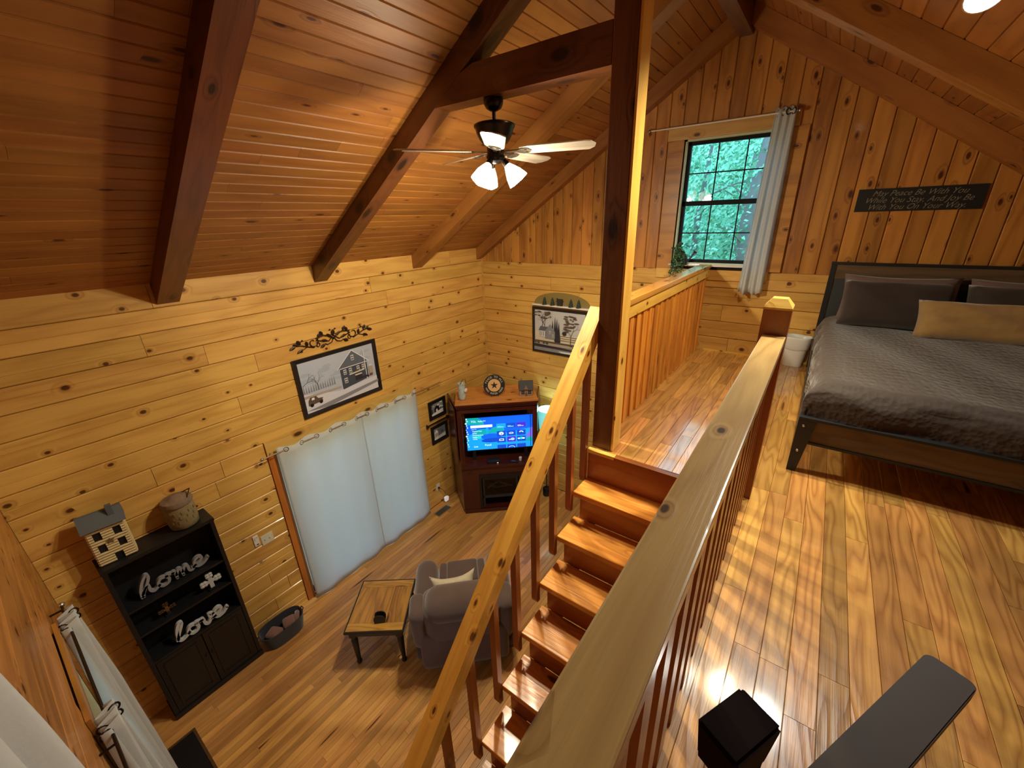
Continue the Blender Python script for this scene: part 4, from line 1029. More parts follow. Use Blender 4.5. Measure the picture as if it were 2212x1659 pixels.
# things standing in the cabinet
def in_cab(x, d, z): return Vector((0.52, 3.60, z)) + X * x - Nn * d
bx = thing('cable_box', in_cab(0.455, 0.055, 0.8305), 'small black streaming box on the shelf below the television', 'electronics', cab_a)
MB().box(-0.09, 0.09, -0.05, 0.05, 0, 0.045, c=0.006).build('case', black, bx); MB().box(0.045, 0.065, -0.0515, -0.0502, 0.01, 0.018).build('indicator', plain('led', (250, 190, 160), emit=(255, 190, 150), estr=2), bx)
rc_ = thing('remote_control', in_cab(0.74, 0.015, 0.8305), 'black remote control lying in front of the television', 'remote', cab_a - 0.3)
MB().box(-0.075, 0.075, -0.02, 0.02, 0, 0.018, c=0.005).build('body', black, rc_); MB().box(-0.03, 0.03, -0.008, 0.008, 0.0182, 0.02).build('keypad', P_grey, rc_)
cu = thing('small_candle', in_cab(0.845, 0.045, 0.8305), 'small white candle beside the remote control', 'candle')
MB().lathe([(0.02, 0), (0.022, 0.003), (0.022, 0.055), (0.018, 0.058), (0.004, 0.056)], 16).build('wax', white, cu, smooth=True, angle=50); MB().tube([(0, 0, 0.056), (0.001, 0, 0.066)], 0.0012, 5).build('wick', P_blk, cu)
gb_ = thing('cabinet_puck_light', in_cab(0.515, 0.12, 1.722), 'round white puck light under the top of the television cabinet', 'light')
MB().lathe([(0.05, 0.0), (0.055, -0.008), (0.05, -0.03), (0.03, -0.05), (0.005, -0.056)], 20).build('dome', plain('puck', (190, 190, 196), rough=0.4), gb_, smooth=True, angle=60)
# plate with a star
pl = thing('star_plate', in_cab(0.52, 0.20, 1.826), 'round black plate with a buff centre, black star and lettering, on the corner cabinet', 'plate', cab_a)
Mt = Matrix.Translation((0, 0, 0.150)) @ Matrix.Scale(1.27, 4) @ Matrix.Rotation(radians(-14), 4, 'X')
MB().lathe([(0.08, 0.004), (0.116, -0.006), (0.118, 0.0), (0.112, 0.010), (0.07, 0.012)], 36, axis='y').build('rim', black, pl, smooth=True, angle=50).matrix_local = Mt
art_plane('centre', pl, Mt @ frame_M((0, -0.0066, 0), (1, 0, 0), (0, -1, 0)), [(P_blk, circ(0, 0, 0.116, n=36)), (P_or, circ(0, 0, 0.070, n=28)), ] + [(P_blk, [(0, 0), (0.016 * cos(pi / 2 + 2 * pi * k / 5 - pi / 5), 0.016 * sin(pi / 2 + 2 * pi * k / 5 - pi / 5)), (0.045 * cos(pi / 2 + 2 * pi * k / 5), 0.045 * sin(pi / 2 + 2 * pi * k / 5)), (0.016 * cos(pi / 2 + 2 * pi * k / 5 + pi / 5), 0.016 * sin(pi / 2 + 2 * pi * k / 5 + pi / 5))]) for k in range(5)])
def arc_text(txt, rad, a0, step, flip, parent, base, mat, size):
    for i, ch_ in enumerate(txt):
        if ch_ == ' ': continue
        a = a0 + (step if flip else -step) * i
        rot = (a - pi / 2) if not flip else (a + pi / 2)
        M = base @ Matrix.Translation((rad * cos(a), rad * sin(a), 0.0004)) @ Matrix.Rotation(rot, 4, 'Z')
        text_mesh(ch_, size, 'lettering', mat, parent, M, 0.0003)
base = Mt @ frame_M((0, -0.0072, 0), (1, 0, 0), (0, -1, 0))
arc_text('PEACE TO ALL', 0.093, pi / 2 + 0.22 * 5.5, 0.22, False, pl, base, P_cr, 0.030)
arc_text('WHO ENTER HERE', 0.093, -pi / 2 - 0.185 * 6.5, 0.185, True, pl, base, P_cr, 0.027)
MB().tube([(-0.05, -0.06, 0.004), (-0.05, 0.0, 0.008), (-0.05, 0.04, 0.1)], 0.003, 6).tube([(0.05, -0.06, 0.004), (0.05, 0.0, 0.008), (0.05, 0.04, 0.1)], 0.003, 6).build('stand', iron, pl)
# ceramic vase with a white flower
va = thing('ceramic_vase', (0.478, 3.755, 1.826), 'mottled grey ceramic vase with a white flower, left on the corner cabinet', 'vase'); va.scale = (1.22, 1.22, 1.22)
MB().lathe([(0.036, 0), (0.043, 0.006), (0.043, 0.06), (0.040, 0.15), (0.041, 0.175), (0.044, 0.190), (0.038, 0.190), (0.034, 0.17), (0.002, 0.165)], 20).build('body', plain('vase_glaze', (176, 188, 188), rough=0.35, noise=0.7, nscale=22), va, smooth=True, angle=50)
mb = MB()
for k in range(7): mb.lathe([(0.002, -0.004), (0.012, 0), (0.002, 0.004)], 8, (0.05 + 0.012, 0.013 * cos(k * 0.9), 0.12 + 0.013 * sin(k * 0.9)), axis='x')
mb.lathe([(0.002, 0.0), (0.01, 0.004), (0.002, 0.012)], 8, (0.062, 0, 0.12), axis='x'); mb.tube([(0.04, 0, 0.12), (0.062, 0, 0.12)], 0.004, 5)
mb.build('flower', white, va); 
MB().tube([(-0.02, 0.0, 0.17), (-0.01, 0.03, 0.215), (0.02, 0.05, 0.225), (0.035, 0.035, 0.185)], 0.0035, 6).build('twig', plain('red_twig', (96, 30, 20), rough=0.5), va, smooth=True)
# little dark house
ho = thing('toy_house', in_cab(0.955, 0.135, 1.826), 'small dark roofed wooden house on the right of the corner cabinet', 'house figurine', cab_a - 0.05); ho.scale = (1.2, 1.2, 1.2)
taup = plain('taupe_siding', (134, 112, 94), rough=0.7)
MB().box(-0.075, 0.075, -0.03, 0.07, 0, 0.078).build('wall', taup, ho)
MB().prism([(-0.045, 0.078), (0.085, 0.078), (0.022, 0.175), (0.016, 0.175)], -0.084, 0.084, 'x').build('roof', plain('house_roof', (52, 50, 52), rough=0.7), ho)
for a in (-0.055, 0.022): MB().box(a, a + 0.034, -0.0315, -0.0302, 0.025, 0.068).build('window', P_blk, ho); MB().box(a + 0.0155, a + 0.0185, -0.033, -0.0317, 0.025, 0.068).box(a, a + 0.034, -0.033, -0.0317, 0.045, 0.048).build('muntin', taup, ho)
MB().box(-0.010, 0.012, -0.034, -0.0302, 0.0, 0.042).build('door', P_br, ho)
MB().prism([(-0.025, 0.090), (0.021, 0.090), (-0.002, 0.135)], -0.0445, -0.026, 'y').build('dormer', taup, ho); MB().box(-0.058, -0.04, 0.03, 0.048, 0.15, 0.195).build('chimney', taup, ho)

# ------------------------------------------------------------------ floor lamp in the far corner
la = thing('floor_lamp', (1.285, 4.66, 0), 'lit floor lamp with a white drum shade and black base behind the cabinet', 'lamp')
MB().lathe([(0.055, 0.001), (0.058, 0.01), (0.058, 0.13), (0.05, 0.14), (0.008, 0.142)], 20).build('base', black, la, smooth=True, angle=40)
MB().lathe([(0.007, 0.14), (0.007, 1.35)], 10).build('pole', black, la, smooth=True, angle=60)
shm = bpy.data.materials.new('lamp_shade'); shm.use_nodes = True
b_ = shm.node_tree.nodes['Principled BSDF']; b_.inputs['Base Color'].default_value = srgb(150, 215, 215); b_.inputs['Emission Color'].default_value = srgb(120, 225, 225); b_.inputs['Emission Strength'].default_value = 0.75
v = []; f = []; n = 28
for rr, zz in ((0.112, 1.20), (0.130, 1.515)):
    for k in range(n): v.append((rr * cos(2 * pi * k / n), rr * sin(2 * pi * k / n), zz))
for k in range(n): f.append((k, (k + 1) % n, n + (k + 1) % n, n + k))
MB().add(v, f).build('lamp_shade', shm, la, smooth=True)
MB().lathe([(0.012, 1.36), (0.03, 1.40), (0.036, 1.43), (0.03, 1.46), (0.004, 1.475)], 14).build('bulb', plain('white_bulb', (255, 255, 255), emit=(240, 255, 250), estr=60), la, smooth=True)
mb = MB()
for k in range(3): mb.tube([(0, 0, 1.35), (0.125 * cos(k * 2.09), 0.125 * sin(k * 2.09), 1.505)], 0.0015, 5)
mb.build('spider', silver, la)

# ------------------------------------------------------------------ bookcase
bc = thing('bookcase', (0.001, 0.025, 0), 'black bookcase with open shelves above two panelled doors', 'bookcase')
BWD, BD, BH = 0.742, 0.232, 1.745
MB().box(0, BD, 0.0, 0.03, 0.05, BH - 0.031, c=0.002).build('side_panel', black, bc)
MB().box(0, BD, BWD - 0.03, BWD, 0.05, BH - 0.031, c=0.002).build('side_panel', black, bc)
MB().box(-0.0005, BD + 0.006, -0.006, BWD + 0.006, BH - 0.03, BH, c=0.004).build('top', black, bc)
MB().box(0, 0.008, 0.03, BWD - 0.03, 0.05, BH - 0.031).build('back_panel', plain('black_back', (10, 10, 12), rough=0.7), bc)
for z in (1.285, 1.02): MB().box(0.008, BD - 0.012, 0.0302, BWD - 0.0302, z - 0.018, z, c=0.002).build('shelf', black, bc)
MB().box(0.008, BD - 0.004, 0.0302, BWD - 0.0302, 0.688, 0.71, c=0.002).build('shelf', black, bc)
MB().box(0, BD + 0.012, -0.008, BWD + 0.008, 0.0, 0.05, c=0.004).build('plinth', black, bc)
for yy in (0.034, 0.374):
    d = MB().box(BD - 0.018, BD - 0.001, yy, yy + 0.333, 0.056, 0.684, c=0.002)
    ob = d.build('door', black, bc)
    mb = MB()
    for a, b, c, e in ((yy + 0.04, yy + 0.293, 0.10, 0.115), (yy + 0.04, yy + 0.293, 0.625, 0.64), (yy + 0.04, yy + 0.055, 0.115, 0.625), (yy + 0.278, yy + 0.293, 0.115, 0.625)): mb.box(BD - 0.001, BD + 0.006, a, b, c, e, c=0.002)
    mb.build('moulding', black, ob); mb = MB().lathe([(0.002, 0.022), (0.009, 0.014), (0.005, 0)], 10, (BD, yy + (0.312 if yy < 0.2 else 0.02), 0.44), axis='x').build('knob', bronze, ob)

def stroke_word(name, loc, rz, strokes, th, depth, mat, label, cat, sc_=1.0, tilt=0.0, slots=None):
    """word cut from board: round-ended strokes in (x,z), given real depth"""
    t = thing(name, loc, label, cat, rz)
    for nm, pts in strokes:
        mb = MB()
        P = [(x * sc_, z * sc_) for x, z in pts]
        # resample by Catmull-Rom
        Q = []
        for i in range(len(P) - 1):
            p0 = P[max(i - 1, 0)]; p1 = P[i]; p2 = P[i + 1]; p3 = P[min(i + 2, len(P) - 1)]
            for k in range(5):
                u = k / 5
                Q.append(tuple(0.5 * ((2 * p1[c]) + (-p0[c] + p2[c]) * u + (2 * p0[c] - 5 * p1[c] + 4 * p2[c] - p3[c]) * u * u + (-p0[c] + 3 * p1[c] - 3 * p2[c] + p3[c]) * u ** 3) for c in (0, 1)))
        Q.append(P[-1])
        n = len(Q); L = []; Rr = []
        for i, (x, z) in enumerate(Q):
            a = Q[max(i - 1, 0)]; b = Q[min(i + 1, n - 1)]
            dx, dz = b[0] - a[0], b[1] - a[1]; l = sqrt(dx * dx + dz * dz) or 1
            L.append((x - dz / l * th / 2, z + dx / l * th / 2)); Rr.append((x + dz / l * th / 2, z - dx / l * th / 2))
        v = [(x, 0, z) for x, z in L] + [(x, 0, z) for x, z in Rr] + [(x, depth, z) for x, z in L] + [(x, depth, z) for x, z in Rr]
        f = []
        for i in range(n - 1):
            f += [(i, n + i, n + i + 1, i + 1), (2 * n + i, 2 * n + i + 1, 3 * n + i + 1, 3 * n + i), (i, i + 1, 2 * n + i + 1, 2 * n + i), (n + i, 3 * n + i, 3 * n + i + 1, n + i + 1)]
        f += [(0, 2 * n, 3 * n, n), (n - 1, 2 * n - 1, 4 * n - 1, 3 * n - 1)]
        mb.add(v, f)
        for (x, z) in (Q[0], Q[-1]): mb.lathe([(th / 2, 0), (th / 2, depth)], 12, (x, 0, z), axis='y')
        mb.build(nm, mat, t)
    return t
wht = plain('painted_letters', (196, 202, 206), rough=0.5)
O = lambda x: [(x + 0.075, 0.092), (x + 0.03, 0.1), (x + 0.005, 0.055), (x + 0.03, 0.012), (x + 0.07, 0.02), (x + 0.085, 0.06), (x + 0.07, 0.092), (x + 0.085, 0.1), (x + 0.12, 0.088)]
Ee = lambda x: [(x, 0.04), (x + 0.05, 0.055), (x + 0.085, 0.09), (x + 0.065, 0.115), (x + 0.03, 0.095), (x + 0.02, 0.05), (x + 0.045, 0.014), (x + 0.09, 0.022), (x + 0.13, 0.06)]
home = [('letter', [(0.02, 0.01), (0.03, 0.09), (0.06, 0.17), (0.095, 0.215), (0.105, 0.185), (0.08, 0.12), (0.04, 0.05), (0.03, 0.01)]), ('letter', [(0.032, 0.04), (0.06, 0.09), (0.085, 0.09), (0.085, 0.04), (0.105, 0.014), (0.135, 0.03), (0.15, 0.045)]),
        ('letter', O(0.14)), ('letter', [(0.255, 0.09), (0.275, 0.09), (0.275, 0.012)]), ('letter', [(0.277, 0.05), (0.30, 0.095), (0.32, 0.085), (0.322, 0.012)]), ('letter', [(0.324, 0.05), (0.35, 0.095), (0.37, 0.085), (0.372, 0.03), (0.39, 0.012), (0.41, 0.03)]), ('letter', Ee(0.40))]
love = [('letter', [(0.02, 0.04), (0.045, 0.1), (0.08, 0.17), (0.085, 0.2), (0.06, 0.19), (0.035, 0.12), (0.03, 0.04), (0.05, 0.014), (0.09, 0.03), (0.115, 0.055)]), ('letter', O(0.10)), ('letter', [(0.205, 0.088), (0.23, 0.09), (0.235, 0.03), (0.26, 0.012), (0.285, 0.06), (0.28, 0.1), (0.31, 0.088)]), ('letter', Ee(0.295))]
for w_ in (home, love):
    for i, (nm, pts) in enumerate(w_): w_[i] = (nm, [(p[0], p[1]) for p in pts])
stroke_word('home_sign', (0.155, 0.150, 1.2855), pi / 2, [(n_, [(x * 1.0, z * 0.92 + 0.012) for x, z in p]) for n_, p in home], 0.021, 0.035, plain('grey_letters', (150, 150, 152), rough=0.5), 'grey cut-out word home on the top shelf of the bookcase', 'sign', 0.95)
stroke_word('love_sign', (0.215, 0.225, 0.7105), pi / 2, [(n_, [(x, z * 0.98 + 0.012) for x, z in p]) for n_, p in love], 0.024, 0.03, wht, 'white cut-out word love on the lowest open shelf of the bookcase', 'sign', 0.98)
def cross(loc, label, mat, s, knobs=True):
    t = thing('cross_ornament', loc, label, 'cross', pi / 2)
    mb = MB()
    mb.box(-0.016 * s, 0.016 * s, -0.008, 0.008, 0.02 * s, 0.15 * s, c=0.003).box(-0.05 * s, 0.05 * s, -0.0079, 0.0079, 0.075 * s, 0.105 * s, c=0.003)
    for x, z in ((-0.055, 0.09), (0.055, 0.09), (0, 0.155)):
        for dx, dz in ((0.012, 0.012), (-0.012, 0.012), (0.012, -0.012), (-0.012, -0.012)):
            mb.lathe([(0.002, -0.014), (0.017 * s, -0.007), (0.017 * s, 0.007), (0.002, 0.014)], 10, ((x + dx) * s, 0, (z + dz) * s), axis='y')
    mb.build('cross', mat, t); MB().box(-0.035 * s, 0.035 * s, -0.02, 0.02, 0.0, 0.02 * s, c=0.003).build('stand', black, t)
cross((0.17, 0.605, 1.0205), 'white carved cross on the right of the middle bookcase shelf', wht, 1.0)
cross((0.16, 0.27, 1.0205), 'small dark shiny cross on the left of the middle bookcase shelf', plain('pewter', (130, 126, 120), rough=0.2, metal=1.0), 0.75)

# log cabin lantern on the bookcase
lg = thing('log_house', (0.12, 0.158, 1.7455), 'tall cream log-sided house ornament with a grey roof on the bookcase', 'house ornament', pi / 2 - 0.12)
cream = plain('cream_logs', (206, 186, 140), rough=0.6, noise=0.15, nscale=30)
HW, HD, HH = 0.105, 0.10, 0.325
MB().box(-HW + 0.006, HW - 0.006, -HD / 2 + 0.006, HD / 2 - 0.006, 0.001, HH).build('core', P_blk, lg)
holes = [(-0.078, -0.032, 0.22, 0.275), (0.035, 0.08, 0.22, 0.275), (-0.078, -0.032, 0.115, 0.17), (0.035, 0.08, 0.115, 0.17), (-0.012, 0.038, 0.0, 0.065)]
nlog = 15
for k in range(nlog):
    z = 0.012 + k * (HH - 0.02) / (nlog - 1)
    segs = split(-HW, HW, [(a, b) for a, b, c, d in holes if c - 0.004 < z < d + 0.004])
    for a, b in segs: MB().lathe([(0.010, a), (0.010, b)], 8, (0, -HD / 2, z), axis='x').build('log', cream, lg, smooth=True, angle=60)
    for s in (-1, 1): MB().lathe([(0.010, -HD / 2), (0.010, HD / 2)], 6, (s * HW, 0, z), axis='y').build('log', cream, lg, smooth=True, angle=60)
MB().prism([(-HD / 2 - 0.035, HH + 0.001), (HD / 2 + 0.035, HH + 0.001), (0.012, HH + 0.105), (-0.012, HH + 0.105)], -HW - 0.022, HW + 0.022, 'x').build('roof', plain('grey_roof', (86, 92, 96), rough=0.6), lg)
MB().box(0.045, 0.08, -0.045, -0.01, HH + 0.05, HH + 0.14).build('chimney', plain('grey_roof', (86, 92, 96)), lg)
MB().prism([(0.026 * cos(pi / 2 + pi * k / 5) * (1 if k % 2 == 0 else 0.42), 0.19 + 0.026 * sin(pi / 2 + pi * k / 5) * (1 if k % 2 == 0 else 0.42)) for k in range(10)], -HD / 2 - 0.014, -HD / 2 - 0.009, 'y').build('star', plain('star_brown', (110, 90, 56), rough=0.6), lg)
# stoneware crock
cr = thing('stoneware_crock', (0.118, 0.60, 1.7455), 'mottled olive brown crock with an uneven lid on the bookcase', 'crock'); cr.scale = (1.1, 1.1, 1.28)
crm = plain('crock_glaze', (132, 118, 80), rough=0.75, noise=0.4, nscale=30, bump=0.6)
MB().lathe([(0.078, 0), (0.092, 0.008), (0.098, 0.05), (0.098, 0.13), (0.092, 0.165), (0.086, 0.172)], 28).build('body', crm, cr, smooth=True, angle=60)
MB().lathe([(0.10, 0.173), (0.103, 0.185), (0.096, 0.205), (0.05, 0.212), (0.03, 0.228), (0.004, 0.23)], 26).build('lid', plain('crock_lid', (128, 108, 88), rough=0.8, noise=0.4, nscale=24, bump=0.6), cr, smooth=True, angle=60)
for k in range(12):
    a = -0.9 + k * 0.16
    MB().box(0.098, 0.102, -0.006, 0.006, 0.06 + 0.03 * (k % 3), 0.08 + 0.03 * (k % 3), c=0.001).build('relief', crm, cr).matrix_local = Matrix.Rotation(a, 4, 'Z')
MB().tube([(0.07, 0.05, 0.20), (0.0, 0.10, 0.235), (-0.07, 0.05, 0.20)], 0.004, 6).build('handle', iron, cr, smooth=True)

# basket of rolled towels on the floor
bk = thing('storage_bin', (0.215, 1.005, 0), 'dark navy oval fabric bin on the floor beside the bookcase', 'basket')
def oval_shell(a, b, h, t, n=36, flare=1.08):
    v = []; f = []
    def ring(s, z, e): return [((b - e) * s * math.copysign(abs(cos(q)) ** 0.7, cos(q)), (a - e) * s * math.copysign(abs(sin(q)) ** 0.7, sin(q)), z) for q in [2 * pi * k / n for k in range(n)]]
    for s, z, e in ((0.92, 0.0, 0), (1.0, h * 0.4, 0), (flare, h, 0), (flare, h, t), (1.0, h * 0.4, t), (0.92, 0.012, t)): v += ring(s, z, e)
    for i in range(5):
        for k in range(n): f.append((i * n + k, i * n + (k + 1) % n, (i + 1) * n + (k + 1) % n, (i + 1) * n + k))
    f.append(tuple(range(n))[::-1]); f.append(tuple(range(5 * n, 6 * n)))
    return MB().add(v, f)
oval_shell(0.205, 0.115, 0.185, 0.008).build('shell', plain('navy_felt', (34, 38, 52), rough=0.9, sheen=0.3), bk, smooth=True, angle=50)
MB().tube([(-0.02, 0.215, 0.15), (-0.02, 0.235, 0.185), (0.02, 0.235, 0.185), (0.02, 0.215, 0.15)], 0.006, 6).build('handle', plain('navy_felt', (34, 38, 52)), bk, smooth=True)
pk = plain('mauve_fleece', (126, 92, 82), rough=0.95, sheen=0.4, noise=0.1, nscale=14, bump=0.15)
for i, (x, y, z, rz, lab) in enumerate(((0.0, -0.085, 0.105, 0.5, 'mauve folded blanket at the near end of the navy bin'), (0.01, 0.075, 0.115, -0.25, 'larger mauve folded blanket in the middle of the navy bin'), (0.02, 0.152, 0.150, -0.5, 'small rolled mauve cloth at the far end of the navy bin'))):
    t = thing('folded_blanket', (0.215 + x, 1.005 + y, z - 0.085 if i < 2 else 0.105), lab, 'blanket', rz)
    if i < 2:
        MB().rbox(-0.075, 0.075, -0.07, 0.07, 0.0, 0.085, 0.035, 5, 0.012).build('fold', pk, t, smooth=True)
        MB().rbox(-0.07, 0.07, -0.066, 0.066, 0.068, 0.125, 0.028, 5, 0.014).build('fold', pk, t, smooth=True)
    else:
        MB().tube([(-0.065, 0, 0.03), (0, 0, 0.034), (0.065, 0, 0.03)], [0.024, 0.027, 0.024], 12).build('roll', pk, t, smooth=True)

# ------------------------------------------------------------------ end table
ta = atan2(0.327, 0.43)
et = thing('end_table', (0.767, 1.701, 0), 'square end table with planked oak top and turned black legs', 'table', ta)
# local X along the far edge (0..0.56), local -Y towards the camera (0..0.62)
TW, TD, TH = 0.57, 0.615, 0.50
taboak = wood('table_oak', (186, 132, 56), (112, 70, 24), axis='Y', knots=0.2, kscale=(3, 10), tone=0.3, ring=8, ringamt=0.6, rough=0.4)
taboakx = wood('table_oak_x', (206, 152, 62), (128, 84, 28), axis='X', knots=0.2, kscale=(3, 10), tone=0.2, ring=8, ringamt=0.6, rough=0.4)
mb = MB()
for a, b, c, d in ((0, TW, -0.012, 0), (0, TW, -TD, -TD + 0.012), (0, 0.012, -TD + 0.012, -0.012), (TW - 0.012, TW, -TD + 0.012, -0.012)): mb.box(a, b, c, d, TH - 0.03, TH - 0.001, c=0.003)
mb.build('edge', black, et)
MB().box(0.013, TW - 0.013, -0.095, -0.013, TH - 0.025, TH, c=0.0015).build('end_board', taboakx, et)
MB().box(0.013, TW - 0.013, -TD + 0.013, -TD + 0.095, TH - 0.025, TH, c=0.0015).build('end_board', taboakx, et)
for k in range(6):
    a = 0.013 + (TW - 0.026) * k / 6
    MB().box(a + 0.0006, a + (TW - 0.026) / 6 - 0.0006, -TD + 0.096, -0.096, TH - 0.025, TH - 0.0005, c=0.0015).build('plank', taboak, et)
blue = plain('black_painted_wood', (40, 44, 54), rough=0.35)
for a, b, c, d in ((0.05, TW - 0.05, -0.05, -0.032), (0.05, TW - 0.05, -TD + 0.032, -TD + 0.05), (0.032, 0.05, -TD + 0.05, -0.05), (TW - 0.05, TW - 0.032, -TD + 0.05, -0.05)): MB().box(a, b, c, d, TH - 0.10, TH - 0.031).build('apron', blue, et)
lp = [(0.014, 0.001), (0.022, 0.01), (0.027, 0.03), (0.02, 0.05), (0.015, 0.058), (0.021, 0.07), (0.024, 0.16), (0.030, 0.28), (0.032, 0.34), (0.024, 0.355), (0.031, 0.37), (0.031, 0.385)]
for x in (0.06, TW - 0.06):
    for y in (-0.06, -TD + 0.06):
        MB().lathe(lp, 14, (x, y, 0)).box(x - 0.031, x + 0.031, y - 0.031, y + 0.031, 0.385, TH - 0.031).build('leg', black, et, smooth=True, angle=40)
hd = thing('black_napkin_holder', (1.325, 1.50, 0.5), 'small black rounded holder standing on the end table', 'holder', ta + 0.1)
for k, yy in enumerate((-0.03, 0.022)):
    MB().prism([(-0.05, 0.001), (0.05, 0.001), (0.055, 0.05), (0.042, 0.085), (0.015, 0.098), (-0.02, 0.096), (-0.045, 0.08), (-0.054, 0.05)], yy, yy + 0.008, 'y').build('side', P_blk, hd)
MB().box(-0.05, 0.05, -0.022, 0.022, 0.001, 0.012).build('base', P_blk, hd)

# ------------------------------------------------------------------ recliner
ra = atan2(0.70, 0.714)
rc2 = thing('recliner', (1.66, 1.60, 0), 'brown suede recliner seen from behind, facing the corner television', 'armchair', ra)
# local: X across (0..1.0), Y forward
def soft(nm, x0, x1, y0, y1, z0, z1, r, puff=0.0, rot=None, n=6):
    c = Vector(((x0 + x1) / 2, (y0 + y1) / 2, (z0 + z1) / 2))
    o = MB().rbox(x0 - c.x, x1 - c.x, y0 - c.y, y1 - c.y, z0 - c.z, z1 - c.z, r, n, puff).build(nm, suede, rc2, smooth=True)
    o.location = c
    if rot: o.rotation_euler = rot
    return o
soft('base', 0.02, 0.98, 0.06, 0.74, 0.03, 0.42, 0.05)
soft('skirt', 0.0, 1.0, 0.03, 0.70, 0.012, 0.16, 0.05)
soft('armrest', 0.0, 0.25, 0.02, 0.80, 0.10, 0.63, 0.12, 0.01)
soft('armrest', 0.76, 1.01, 0.02, 0.80, 0.10, 0.63, 0.12, 0.01)
soft('seat_panel', 0.25, 0.335, 0.18, 0.82, 0.28, 0.49, 0.03, 0.004)
soft('seat_panel', 0.675, 0.76, 0.18, 0.82, 0.28, 0.49, 0.03, 0.004)
soft('seat_cushion', 0.333, 0.677, 0.18, 0.52, 0.28, 0.49, 0.035, 0.01)
soft('seat_cushion', 0.333, 0.677, 0.518, 0.83, 0.28, 0.495, 0.035, 0.01)
for k in range(3): soft('footrest', 0.25 + k * 0.17, 0.42 + k * 0.17, 0.74, 0.84, 0.10, 0.46, 0.045, 0.0)
soft('backrest', 0.13, 0.87, -0.16, 0.16, 0.34, 0.93, 0.11, 0.0, (radians(8), 0, 0))
soft('headrest', 0.16, 0.84, -0.20, 0.12, 0.70, 0.98, 0.13, 0.02, (radians(8), 0, 0), 7)
soft('back_wing', 0.02, 0.17, -0.15, 0.12, 0.38, 0.90, 0.07, 0.0, (radians(8), 0, 0))
soft('back_wing', 0.83, 0.98, -0.15, 0.12, 0.38, 0.90, 0.07, 0.0, (radians(8), 0, 0))
soft('back_cover', 0.08, 0.92, -0.14, 0.02, 0.10, 0.60, 0.05, 0.0)

def pillow(name, loc, w, h, t, rot, mat, label, n=16, cat='pillow', pinch=0.10, wr=0.006, seed=1, group=None, pw_=4):
    """stuffed pillow with pointed corners, local X wide, Y tall, Z thick"""
    rr = random.Random(seed); a1, a2, a3 = rr.uniform(0, 6), rr.uniform(0, 6), rr.uniform(0, 6)
    v = []; f = []; idx = {}
    for s in (1, -1):
        for j in range(n + 1):
            for i in range(n + 1):
                u, q = i / n * 2 - 1, j / n * 2 - 1
                if s == -1 and (abs(u) == 1 or abs(q) == 1): idx[(s, i, j)] = idx[(1, i, j)]; continue
                th = (max(0, 1 - abs(u) ** pw_) ** 0.5) * (max(0, 1 - abs(q) ** pw_) ** 0.5)
                x = u * w / 2 * (1 - pinch * (1 - q * q) * u * u * 0.6); y = q * h / 2 * (1 - pinch * (1 - u * u) * q * q)
                z = s * th * t / 2 + wr * th * (sin(7 * u + 5 * q + a1) + sin(11 * q - 4 * u + a2) * 0.6)
                idx[(s, i, j)] = len(v); v.append((x, y, z))
    for s in (1, -1):
        for j in range(n):
            for i in range(n):
                q = (idx[(s, i, j)], idx[(s, i + 1, j)], idx[(s, i + 1, j + 1)], idx[(s, i, j + 1)])
                f.append(q if s == 1 else q[::-1])
    o = MB().add(v, f).build(name, mat, None, smooth=True)
    o.location = loc; o.rotation_euler = rot
    tag(o, label, cat, group); return o
crp = plain('cream_knit', (206, 194, 164), rough=0.95, sheen=0.3, noise=0.15, nscale=26, bump=0.5)
pw = pillow('throw_pillow', (1.80, 2.06, 0.64), 0.46, 0.42, 0.16, (radians(60), 0, ra + 0.08), crp, 'cream knitted throw pillow leaning on the recliner seat', seed=4, pw_=2, pinch=0.3)

# ------------------------------------------------------------------ things cut by the lower edge of the picture
rod('curtain_rod', (3.02, -0.165, 3.66), (3.66, -0.165, 3.66), 0.007, 'rod of the near curtain at the lower left corner', bronze, brackets=(((3.06, -0.165, 3.66), (3.06, FW + 0.001, 3.66)), ((3.62, -0.165, 3.66), (3.62, FW + 0.001, 3.66))))
curtain('curtain', (3.40, -0.165, 3.66), 0.44, 1.15, 0, 'soft grey white curtain filling the lower left corner of the picture', 4, 3, 0.022, flare=0.25, lean=-0.05)

sb = thing('stair_bench', (2.62, 0.52, 0), 'corner of an oak topped bench at the bottom edge, left of the handrail', 'bench', 0.0)
olv = wood('bench_oak', (150, 108, 44), (110, 74, 28), knots=0.1, tone=0.05, ring=6, rough=0.45)
sbr = 0.0
MB().box(-0.20, 0.20, -0.36, 0.16, 0.88, 0.905, c=0.004).build('top', olv, sb)
for x in (-0.18, 0.14):
    for y in (-0.34, 0.10): MB().box(x, x + 0.04, y, y + 0.04, 0.001, 0.88).build('leg', red['Z'], sb)
MB().box(-0.18, 0.18, 0.12, 0.138, 0.78, 0.879).build('apron', red['X'], sb)

